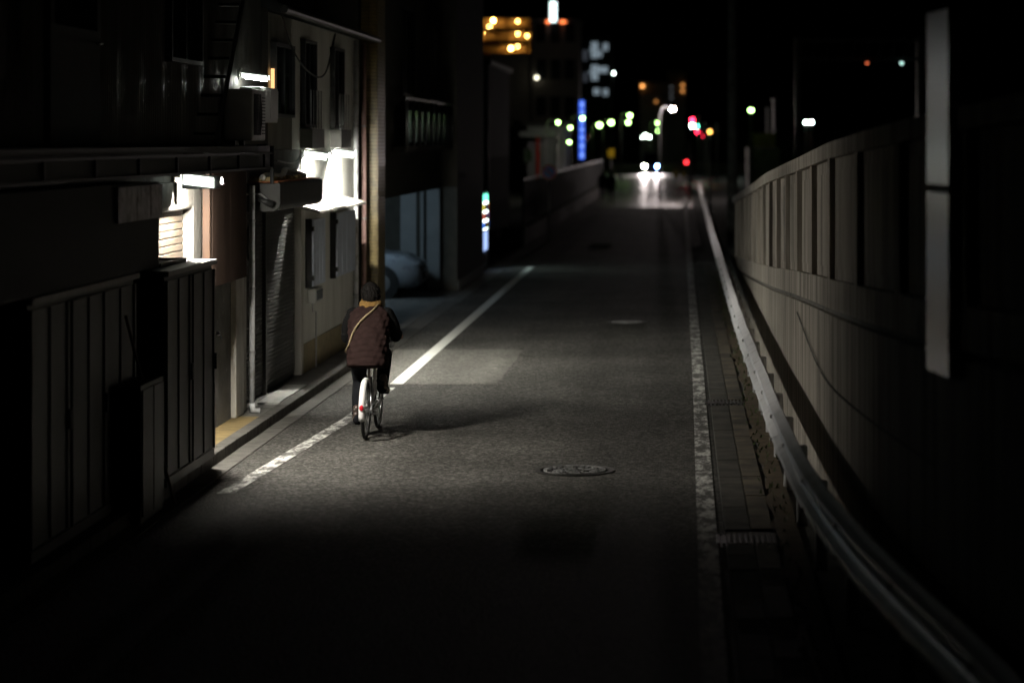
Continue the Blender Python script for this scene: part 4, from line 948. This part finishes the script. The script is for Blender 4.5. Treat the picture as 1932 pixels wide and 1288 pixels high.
# hair: cap plus tufts
mb = MB(); rq = random.Random(9)
mb.ball(bk((0, 0.425, 1.515)), (0.086, 0.1, 0.095), 24, 16)
mb.ball(bk((0, 0.385, 1.47)), (0.075, 0.07, 0.075), 20, 12)
for k in range(300):
    a = rq.uniform(math.pi*0.9, math.pi*2.1); e = rq.uniform(-0.75, 1.45)
    d = Vector((math.cos(a)*math.cos(e), math.sin(a)*math.cos(e), math.sin(e)))
    c = Vector((0, 0.425, 1.51))+Vector((d.x*0.083, d.y*0.1, d.z*0.093 if d.z > 0 else d.z*0.1))
    t2 = c+d*rq.uniform(.004, .018)+Vector((rq.uniform(-.018, .018), -0.006, -0.038))
    mb.tube([bk(c), bk(c.lerp(t2, 0.6)+d*0.005), bk(t2)], [0.007, 0.005, 0.001], 5)
mb.build('hair', HAIR, person, smooth=True)
# shoes
for (an, pd) in ((ankL, PL), (ankR, PR)):
    x = an[0]*1.12; mb = MB(); z0 = pd[2]+0.016; yb = pd[1]-0.16
    up = []
    for yy, w, h in ((-0.0, 0.022, 0.05), (0.012, 0.036, 0.075), (0.06, 0.04, 0.085), (0.11, 0.04, 0.075), (0.17, 0.048, 0.06), (0.22, 0.045, 0.048), (0.255, 0.03, 0.035), (0.265, 0.015, 0.025)):
        dz = 0.05*max(0, (0.16-yy)/0.16)
        up.append([bk((x+w*math.cos(a), yb+yy, z0+dz+h*0.5+h*0.5*math.sin(a))) for a in [2*math.pi*k/16 for k in range(16)]])
    mb.rings(up); limb(mb, [(x, yb+0.06, z0+0.09), (x*0.97, yb+0.05, z0+0.15)], [0.044, 0.042])
    shoe = mb.build('shoe', SHOE, person, smooth=True)
    mb = MB(); so = []
    for yy, w in ((-0.006, 0.02), (0.01, 0.038), (0.06, 0.043), (0.12, 0.041), (0.18, 0.05), (0.23, 0.046), (0.27, 0.02)):
        dz = 0.05*max(0, (0.16-yy)/0.16); so.append([bk((x-w, yb+yy, z0+dz-0.012)), bk((x+w, yb+yy, z0+dz-0.012)), bk((x+w, yb+yy, z0+dz+0.014)), bk((x-w, yb+yy, z0+dz+0.014))])
    mb.rings(so).build('sole', SOLE, shoe)
# shoulder strap and bag (the bag hangs at the front left)
sp = catmull([bk(p) for p in ((0.09, 0.33, 1.375), (0.05, 0.232, 1.325), (-0.02, 0.182, 1.265), (-0.09, 0.145, 1.19), (-0.145, 0.118, 1.1), (-0.172, 0.112, 1.02), (-0.2, 0.13, 0.95), (-0.235, 0.22, 0.9), (-0.23, 0.33, 0.87))], 6)
bag = thing('shoulder_bag', bk((-0.2, 0.38, 0.86)), 'small dark shoulder bag on a cream strap across the back of the vest', 'bag')
MB().tube(sp, (0.006, 0.0135), 8).build('strap', STRAP, bag, smooth=True)
B(BX-0.25, BX-0.08, BY+0.34, BY+0.41, 0.83, 0.98).build('pouch', FABB, bag, bevel=0.015)
MB().tube(catmull([bk(p) for p in ((0.09, 0.33, 1.375), (0.1, 0.42, 1.36), (0.06, 0.47, 1.25), (-0.08, 0.42, 1.1), (-0.16, 0.39, 0.98))], 5), (0.005, 0.012), 6).build('strap', STRAP, bag, smooth=True)

# ================================================================== BEYOND THE CROSSING
# low parapet wall with dark fence, left
lw = thing('low_wall', (-4.8, 100, 0), 'pale low concrete wall with a dark fence beyond the side road', 'wall')
B(-5.25, -4.55, 70.7, 71.3, 0, 0.56).build('end_block', CONC, lw, bevel=0.01)
for k in range(9): B(-4.75, -4.58, 71.31+k*8, 71.31+(k+1)*8-0.03, 0, 0.5).build('wall_section', GUTL, lw)
B(-4.69, -4.65, 71.4, 143, 1.9, 1.96).build('fence_rail', DKSTEEL, lw)
y = 71.6
while y < 143: MB().tube([(-4.67, y, 0.5), (-4.67, y, 1.95)], 0.03, 6).build('fence_post', DKSTEEL, lw); y += 2
for k in range(36):
    B(-4.66, -4.645, 71.66+k*2, 73.5+k*2, 0.6, 1.85).build('fence_panel', mat('fence_panel_dark', (0.01, 0.011, 0.011), 0.9, 0.0, 0.2, 2), lw)
# no parking sign
def roundsign(x, y, z, label):
    t = thing('road_sign', (x, y, 0), label, 'road sign')
    MB().tube([(x, y, 0), (x, y, z+0.25)], 0.035, 10).build('pole', GALV, t, smooth=True)
    MB().tube([(x, y-0.05, z), (x, y-0.065, z)], 0.24, 32).build('red_ring', SIGNR, t)
    MB().tube([(x, y-0.066, z), (x, y-0.07, z)], 0.165, 32).build('blue_disc', SIGNB, t)
    MB().tube([(x-0.12, y-0.073, z+0.12), (x+0.12, y-0.073, z-0.12)], 0.022, 6).build('slash', SIGNR, t)
roundsign(PX(1036, 74.4), 74.4, 2.12, 'round blue and red no parking sign on a thin pole')
# dark house behind the fence, with pale corner strip
hD = thing('corner_house', (-9, 85, 0), 'dark building beyond the side road with a pale corner strip', 'building')
B(-16, -5.9, 74, 83, 0, 5.4).build('wall', FAR_D, hD)
B(-6.3, -5.88, 73.9, 73.99, 1.5, 5.3).build('corner_strip', PALE, hD)
B(-16.2, -5.8, 73.7, 83.2, 5.4, 5.55).build('roof', DKSTEEL, hD)
# white-walled shop
def farbox(name, x0, x1, y0, y1, h, m, label, cat='building', wins=None, wm=GLASSD):
    t = thing(name, ((x0+x1)/2, (y0+y1)/2, 0), label, cat)
    B(x0, x1, y0, y1, 0, h).build('wall', m, t); B(x0-.1, x1+.1, y0-.1, y1+.1, h, h+0.25).build('roof', FAR_D, t)
    for (a, b2, c, d) in (wins or []): B(a, b2, y0-0.06, y0-0.01, c, d).build('window', wm, t)
    return t
Y = 138
sp_ = farbox('shop', PX(995, Y), PX(1062, Y), Y, Y+10, 3.9, FAR_W, 'pale roadside shop with a flat awning and a red post', 'shop', [(PX(1020, Y), PX(1048, Y), 1.6, 2.6)], FAR_W)
B(PX(985, Y), PX(1050, Y), Y-2.2, Y-0.02, 3.3, 3.6).build('awning', FAR_W, sp_)
MB().tube([(PX(1018, Y), Y-2, 0), (PX(1018, Y), Y-2, 3.3)], 0.11, 10).build('red_post', SIGNR, sp_)
B(PX(992, Y), PX(1006, Y), Y-1.4, Y-1.0, 1.9, 2.6).build('sign_board', FAR_W, sp_)
Y = 150
tb = farbox('office_block', PX(1004, Y), PX(1092, Y), Y, Y+4, PZ(44, Y), FAR_G, 'tall dark office block topped by a white light bar', 'building', [(PX(1012+k*27, Y), PX(1030+k*27, Y), 4.6+j*2.3, 5.8+j*2.3) for k in range(3) for j in range(3)])
B(PX(925, Y), PX(1003, Y), Y+0.3, Y+4, 0, PZ(100, Y)).build('wing', FAR_G, tb)
B(PX(1038, Y), PX(1050, Y), Y-0.3, Y, PZ(42, Y), PZ(4, Y)).build('light_bar', emis('light_bar_white', (0.8, 1.0, 1.0), 3.0), tb)
for px in (1034, 1062): MB().ball((PX(px, Y), Y-0.2, PZ(42, Y)), 0.12, 8, 6).build('red_beacon', emis('beacon', (1.0, 0.2, 0.05), 3.0), tb)
B(PX(1056, Y), PX(1069, Y), Y-0.2, Y-0.1, PZ(43, Y)-.02, PZ(41, Y)).build('red_lamp_strip', MATS['beacon'], tb)
MB().ball((PX(1013, Y), Y-0.3, PZ(147, Y)), 0.12, 8, 6).build('wall_lamp', emis('wall_lamp_dim', (1.0, 0.95, 0.7), 4), tb)
# ochre apartment block with gallery lamps
Y = 300; ap = thing('apartment_block', (PX(950, Y), Y, 0), 'apartment block with orange lit galleries high above the dark roofs', 'building')
B(PX(860, Y), PX(1000, Y), Y, Y+12, 0, PZ(34, Y)).build('wall', FAR_O, ap)
GL = emis('gallery_lamp', (1.0, 0.62, 0.16), 75)
fh = 2.6
ztop = PZ(36, Y)
for k in range(4):
    zt = ztop-k*fh*0.62
    B(PX(858, Y), PX(1002, Y), Y-1.4, Y-0.01, zt-0.1, zt+0.08).build('gallery_slab', FAR_O, ap)
    B(PX(858, Y), PX(1002, Y), Y-1.45, Y-1.35, zt-1.55, zt-1.1).build('gallery_rail', FAR_O, ap)
    for j in range(6): B(PX(902+j*18, Y), PX(905+j*18, Y), Y-1.4, Y-1.2, zt-1.55, zt-0.1).build('gallery_pier', FAR_O, ap)
for px, py in ((932, 38), (976, 39), (925, 51), (976, 63), (994, 67), (976, 86), (965, 90), (910, 62)):
    MB().ball((PX(px, Y), Y-0.9, PZ(py+2, Y)), 0.16, 8, 6).build('gallery_lamp', GL, ap)
# stair-lit block
Y = 260; sb = thing('stair_block', (PX(1120, Y), Y, 0), 'narrow block with blue white lit stair landings', 'building')
B(PX(1088, Y), PX(1152, Y), Y, Y+10, 0, PZ(70, Y)).build('wall', FAR_D, sb)
SL = emis('stair_light', (0.62, 0.78, 0.9), 0.34)
for (a, b2, c, d) in ((1116, 1128, 80, 110), (1129, 1136, 96, 108), (1138, 1147, 82, 96), (1113, 1118, 92, 98), (1116, 1128, 123, 152), (1129, 1146, 126, 138), (1112, 1118, 134, 140), (1120, 1131, 167, 179), (1138, 1147, 168, 181)):
    w_ = B(PX(a, Y), PX(b2, Y), Y-0.08, Y-0.01, PZ(d, Y), PZ(c, Y)).build('lit_window', SL, sb)
    B(PX((a+b2)/2, Y)-0.04, PX((a+b2)/2, Y)+0.04, Y-0.12, Y-0.085, PZ(d, Y), PZ(c, Y)).build('mullion', FAR_D, w_)
for (a, b2, c, d) in ((1100, 1108, 95, 115), (1101, 1108, 137, 155)):
    B(PX(a, Y), PX(b2, Y), Y-0.08, Y-0.01, PZ(d, Y), PZ(c, Y)).build('lit_window', emis('stair_light_dim', (0.62, 0.7, 0.85), 0.05), sb)
# vertical blue sign
Y = 147; bs_ = thing('light_sign', (PX(1097, Y), Y, 0), 'tall narrow blue illuminated sign among the street lamps', 'sign')
B(PX(1091, Y), PX(1104, Y), Y, Y+0.4, 0.0, PZ(188, Y)).build('box', FAR_D, bs_)
SBm = emis('sign_blue_glow', (0.05, 0.16, 1.0), 1.3); SWm = emis('sign_pale_glow', (0.3, 0.45, 1.0), 1.2)
for k, (a, b2) in enumerate(((190, 205), (207, 221), (223, 236), (238, 251), (253, 266), (268, 283), (285, 300))):
    f_ = B(PX(1093, Y), PX(1102.5, Y), Y-0.05, Y-0.01, PZ(b2, Y), PZ(a, Y)).build('face_panel', SBm, bs_)
    B(PX(1096, Y), PX(1100.5, Y), Y-0.07, Y-0.051, PZ(b2-3, Y), PZ(a+3, Y)).build('pale_mark', SWm, f_)
# far blocks right of the street
Y = 320; fb = farbox('far_block', PX(1207, Y), PX(1262, Y), Y, Y+12, PZ(158, Y), FAR_G, 'long low far block with one orange lamp on its roof edge', 'building', [(PX(1212+8*k, Y), PX(1216+8*k, Y), PZ(188, Y), PZ(180, Y)) for k in range(6)])
MB().ball((PX(1212, Y), Y-0.4, PZ(163, Y)), 0.22, 8, 6).build('roof_lamp', emis('orange_lamp', (1.0, 0.4, 0.1), 4), fb)
MB().ball((PX(1238, Y), Y-0.4, PZ(192, Y)), 0.15, 8, 6).build('wall_lamp', emis('orange_lamp_dim', (1.0, 0.4, 0.1), 1.2), fb)
fb = farbox('far_tower', PX(1259, Y), PX(1293, Y), Y+1, Y+14, PZ(138, Y), FAR_G, 'taller far block with a column of dim windows', 'building')
for k, py in enumerate((163, 174, 184)): B(PX(1264, Y), PX(1269, Y), Y+0.9, Y+0.98, PZ(py+3, Y), PZ(py, Y)).build('lit_window', emis('dim_window', (0.8, 0.85, 0.9), 0.12), fb)
for py in (161, 172): MB().ball((PX(1288, Y), Y+0.7, PZ(py, Y)), 0.2, 8, 6).build('wall_lamp', MATS['orange_lamp_dim'], fb)
# low dark mass closing the street end
farbox('far_hall', -16, 30, 345, 360, 4.2, FAR_D, 'long dark hall closing the far end of the street')

# street lamps
SLM = emis('street_lamp_white_green', (0.5, 1.0, 0.28), 22)
SLM2 = emis('street_lamp_pale', (0.8, 1.0, 0.85), 60)
lamps = [  # px, py, distance, radius, side of arm, where
 (1053, 231, 131, 0.085, 'first street lamp from the left, over the shop'), (1076, 241, 135, 0.085, 'street lamp just right of the shop, second from the left'),
 (1074, 268, 126, 0.08, 'lowest street lamp, on a short post right of the shop'), (1099, 223, 140, 0.1, 'street lamp glaring in front of the blue sign'),
 (1131, 236, 236, 0.2, 'bright street lamp right of the blue sign, upper of a close pair'), (1129, 255, 285, 0.17, 'lower street lamp of the close pair right of the blue sign'),
 (1153, 231, 205, 0.17, 'street lamp second to the right of the blue sign'), (1188, 218, 186, 0.14, 'upper of two stacked street lamps above the headlights, left pair'),
 (1185, 231, 225, 0.15, 'lower of two stacked street lamps, left pair'), (1269, 206, 128, 0.10, 'highest street lamp near the middle of the street end'),
 (1241, 232, 240, 0.14, 'upper of two stacked street lamps right above the van'), (1242, 247, 300, 0.16, 'lower of two stacked street lamps right above the van'),
 (1417, 208, 118, 0.10, 'lone street lamp on the ramp side, right of the traffic lights'), (1157, 138, 270, 0.11, 'high lamp beside the stair lit block')]
for px, py, Yl, rad, lab in lamps:
    x, z = PX(px, Yl), PZ(py, Yl)
    t = thing('street_lamp', (x-0.7, Yl, 0), lab, 'street lamp', 'street lamps down the street')
    xp = x-0.7 if px < 1300 else x
    MB().tube([(xp, Yl, 0), (xp, Yl, z-0.3), (xp+(x-xp)*0.3, Yl, z+0.05+rad), (x, Yl, z+rad+0.05)], [0.09, 0.06, 0.05, 0.045], 8).build('pole', GALV, t)
    MB().tube([(x, Yl, z+rad*0.6), (x, Yl, z+rad+0.1)], [rad*1.15, rad*0.6], 10).build('cowl', GALV, t)
    MB().ball((x, Yl, z), rad, 10, 8).build('globe', SLM2 if py == 138 else emis('street_lamp_near', (1.0, 0.84, 0.8), 1000) if py == 206 else SLM, t, smooth=True)
# small far lights: lanterns on posts
for px, py, Yl, rad, m_, lab in ((1388, 260, 210, 0.1, SLM2, 'small white lantern low beyond the ramp wall end'), (1520, 231, 190, 0.09, SLM2, 'left one of two close lanterns high behind the ramp wall'), (1531, 231, 190, 0.1, SLM2, 'right one of two close lanterns high behind the ramp wall'),
        (1212, 259, 310, 0.08, SLM2, 'left lantern of the small cluster above the van'), (1218, 255, 305, 0.1, SLM2, 'top lantern of the small cluster above the van'), (1225, 259, 312, 0.1, SLM2, 'right lantern of the small cluster above the van')):
    x, z = PX(px, Yl), PZ(py, Yl); t = thing('lantern', (x, Yl, 0), lab, 'lantern', 'far lanterns')
    MB().tube([(x, Yl, 0), (x, Yl, z-rad)], 0.04, 6).build('post', GALV, t); MB().ball((x, Yl, z), rad, 8, 6).build('globe', m_, t); B(x-rad, x+rad, Yl-rad, Yl+rad, z+rad*0.9, z+rad*1.15).build('cap', DKSTEEL, t)
# traffic lights
def signal(px, Yl, zc, colors, label, r=0.14, off=()):
    x = PX(px, Yl); t = thing('traffic_light', (x+0.5, Yl, 0), label, 'traffic light', 'traffic lights at the far junction')
    MB().tube([(x+0.5, Yl, 0), (x+0.5, Yl, zc+0.6)], 0.08, 8).build('pole', GALV, t); MB().tube([(x+0.5, Yl, zc+0.3), (x, Yl, zc+0.3)], 0.04, 6).build('arm', GALV, t)
    n_ = len(colors)
    B(x-0.2, x+0.2, Yl-0.15, Yl+0.1, zc-0.22*n_, zc+0.22*n_).build('housing', DKSTEEL, t)
    for k, c in enumerate(colors):
        MB().ball((x, Yl-0.16, zc+0.22*(n_-1)-0.44*k), (r, 0.05, r), 12, 8).build('lens', c, t)
RD = emis('signal_red', (1.0, 0.02, 0.06), 32); GRN = emis('signal_green', (0.1, 1.0, 0.6), 32); AMB = emis('signal_amber', (1.0, 0.5, 0.1), 10); OFFL = BLACKISH
signal(1306, 190, PZ(232, 190), [RD, SLM2], 'traffic light with a red lamp over a white one, left of the pair')
signal(1317, 196, PZ(244, 196), [GRN, RD], 'traffic light glowing green over red, right of the pair')
signal(1339, 180, PZ(249, 180), [AMB], 'single amber signal lamp right of the traffic lights', r=0.12)
signal(1295, 165, PZ(306, 165), [emis('signal_red_low', (1.0, 0.03, 0.04), 9)], 'low red signal lamp near the foot of the traffic light pole', r=0.11)
signal(1327, 210, PZ(252, 210), [OFFL, emis('signal_red_dim', (1.0, 0.02, 0.06), 7)], 'dim red signal between the traffic light and the amber lamp', r=0.1)
# yellow boards
for px, py, Yl, w, h, lab in ((1275, 328, 160, 0.36, 0.5, 'left one of two small yellow boards at the junction'), (1290, 328, 160, 0.34, 0.45, 'right one of two small yellow boards at the junction'), (1153, 289, 130, 0.36, 0.45, 'yellow sign board on a post behind the far pedestrians')):
    x, z = PX(px, Yl), PZ(py, Yl); t = thing('yellow_board', (x, Yl, 0), lab, 'sign')
    MB().tube([(x, Yl, 0), (x, Yl, z)], 0.03, 8).build('post', GALV, t); B(x-w/2, x+w/2, Yl-0.06, Yl-0.035, z-h/2, z+h/2).build('board', SIGNY, t)
t = thing('red_triangle_sign', (PX(1101, 150), 149, 0), 'red inverted triangle sign in front of the blue sign', 'road sign')
xx, zz = PX(1101, 149), PZ(263, 149)
MB().tube([(xx, 149, 0), (xx, 149, zz)], 0.035, 8).build('post', GALV, t); MB().prism([(xx-0.4, zz+0.3), (xx+0.4, zz+0.3), (xx, zz-0.4)], 'y', 148.9, 148.94).build('plate', SIGNR, t)
# yellow barrier, gantry, posts, poles right
t = thing('site_barrier', (PX(1440, 120), 120, 0), 'dull yellow site hoarding on the ramp beyond the wall', 'hoarding')
for k in range(4): B(PX(1416+12*k, 120), PX(1427+12*k, 120), 120, 120.08, PZ(279, 120), PZ(252, 120)).build('panel', mat('hoarding_yellow', (0.12, 0.085, 0.015), 0.7, 0, 0.3, 2), t)
B(PX(1412, 121), PX(1470, 121), 120.1, 126, 0, 2.72).build('base', CONC_D, t)
for px, y0, y1, Yl, lab in ((1448, 205, 270, 140, 'thin pale post left of the tallest one on the ramp'), (1460, 188, 275, 130, 'tallest thin pale post on the ramp')):
    x = PX(px, Yl); t = tag(MB().tube([(x, Yl, 0), (x, Yl, PZ(y0, Yl))], 0.09, 8).build('post', GALV, org=(x, Yl, 0)), lab, 'post'); 
    MB().ball((x, Yl, PZ(y0, Yl)), (0.16, 0.16, 0.06), 8, 6).build('post_cap', PALE, t)
for px, Yl, r_, ztop, lab in ((1340, 78.5, 0.045, PZ(266, 78.5), 'thin grey post behind the guardrail'), (1301, 157, 0.13, PZ(268, 157), 'stout grey post at the junction corner'), (1382, 66, 0.15, 9.5, 'tall dark utility pole beyond the end of the ramp wall')):
    x = PX(px, Yl); t = tag(MB().tube([(x, Yl, -0.1), (x, Yl, ztop)], [r_, r_*0.8], 12).build('utility_pole' if ztop > 6 else 'post', GALV if ztop < 6 else CONC_D, org=(x, Yl, 0), smooth=True), lab, 'pole' if ztop > 6 else 'post')
    if ztop > 6:
        for zz in (8.6, 9.1): B(x-0.7, x+0.7, Yl-0.05, Yl+0.05, zz, zz+0.08).build('cross_arm', DKSTEEL, t)
        for zz in (8.68, 9.18):
            for dx in (-0.6, 0.6): MB().tube([(x+dx, Yl, zz), (x+dx, Yl, zz+0.15)], [0.05, 0.03], 8).build('insulator', PLAST, t)
    else: MB().ball((x, Yl, ztop), (r_, r_, r_*0.4), 8, 6).build('post_cap', GALV, t)
Yl = 105; t = thing('signal_gantry', (PX(1620, Yl), Yl, 0), 'dark railway gantry with two tiny signal lights at upper right', 'gantry')
for py in (76, 112): B(PX(1500, Yl), PX(1740, Yl), Yl-0.1, Yl+0.1, PZ(py, Yl)-0.08, PZ(py, Yl)+0.08).build('beam', DKSTEEL, t)
for px in (1505, 1735): B(PX(px, Yl)-0.12, PX(px, Yl)+0.12, Yl-0.12, Yl+0.12, 0, PZ(70, Yl)).build('leg', DKSTEEL, t)
for k in range(9): MB().tube([(PX(1505+25*k, Yl), Yl, PZ(112, Yl)), (PX(1518+25*k, Yl), Yl, PZ(76, Yl))], 0.04, 6).build('brace', DKSTEEL, t)
MB().ball((PX(1635, Yl), Yl-0.3, PZ(120, Yl)), 0.05, 8, 6).build('red_signal', emis('gantry_red', (1.0, 0.2, 0.08), 2.0), t); MB().ball((PX(1700, Yl), Yl-0.3, PZ(120, Yl)), 0.06, 8, 6).build('white_signal', emis('gantry_white', (0.6, 1.0, 0.9), 2.5), t)

# van with headlights
HL1 = emis('headlight_warm', (1.0, 1.0, 0.82), 260); HL2 = emis('headlight_blue', (0.16, 0.34, 1.0), 150)
VX, VY = PX(1228, 221), 222.0
van = car('van', (VX, VY+1.7, 0), -math.pi/2, 3.4, 1.6, 1.95, CARD, 'dark van approaching far down the street with both headlights on', 'van', lit=(HL1, HL2), van=True)
for i_, sgn in enumerate((-1, 1)):
    sl = bpy.data.lights.new('headlight_beam', 'SPOT'); sl.energy = 9000; sl.spot_size = math.radians(34); sl.spot_blend = 0.7; sl.shadow_soft_size = 0.08; sl.color = (1.0, 0.86, 0.84)
    lo = bpy.data.objects.new('headlight_beam', sl); COL.objects.link(lo); lo.parent = van
    lo.location = (sgn*0.6, -1.9, 0.75); lo.rotation_euler = (math.radians(90-9), 0, math.radians(180))

# far pedestrians
def walker(x, y, label, coat, hgt=1.62):
    k = hgt/1.7; t = thing('person', (x, y, 0), label, 'person')
    def q(p): return (x+p[0]*k, y+p[1]*k, p[2]*k)
    def lm(mb, pts, rad): 
        pts = [q(p) for p in pts]; mb.tube(pts, [r_*k for r_ in rad], 10)
        for p_, r_ in zip(pts, rad): mb.ball(p_, r_*k, 10, 6)
    mb = MB(); lm(mb, [(0, 0, 0.9), (0, 0, 1.15), (0, 0.02, 1.4)], [0.13, 0.12, 0.14]); lm(mb, [(0, 0.02, 1.4), (0, 0.03, 1.52)], [0.06, 0.055]); mb.ball(q((0, 0.04, 1.6)), (0.075*k, 0.09*k, 0.11*k), 12, 8)
    lm(mb, [(-0.09, 0, 0.88), (-0.1, 0.1, 0.48), (-0.1, 0.02, 0.08)], [0.09, 0.06, 0.045]); lm(mb, [(-0.1, 0.02, 0.05), (-0.1, 0.16, 0.035)], [0.045, 0.035])
    lm(mb, [(0.09, 0, 0.88), (0.1, -0.02, 0.48), (0.1, -0.2, 0.1)], [0.09, 0.06, 0.045]); lm(mb, [(0.1, -0.2, 0.06), (0.1, -0.07, 0.035)], [0.045, 0.035])
    for s_ in (-1, 1): lm(mb, [(s_*0.17, 0.02, 1.38), (s_*0.23, -0.03*s_, 1.1), (s_*0.22, 0.1*s_+0.05, 0.85)], [0.055, 0.045, 0.035]); mb.ball(q((s_*0.22, 0.1*s_+0.06, 0.79)), (0.03*k, 0.045*k, 0.06*k), 8, 6)
    mb.build('body', FABP, t, smooth=True, voxel=0.02)
    MB().rings([[q((rx*math.cos(a), 0.01+ry*math.sin(a), z)) for a in [2*math.pi*j/16 for j in range(16)]] for z, rx, ry in ((0.72, 0.2, 0.15), (1.0, 0.18, 0.14), (1.25, 0.2, 0.15), (1.4, 0.17, 0.12), (1.46, 0.08, 0.08))]).build('coat', coat, t, smooth=True)
    MB().ball(q((0, 0.02, 1.64)), (0.09*k, 0.1*k, 0.1*k), 12, 8).build('hair', HAIR, t, smooth=True)
walker(PX(1153, 117), 117, 'dark clad pedestrian walking away far down the left side, right one of two', FABB)
walker(PX(1137, 124), 124, 'dark clad pedestrian far down the left side, left one of two', FABP, 1.55)
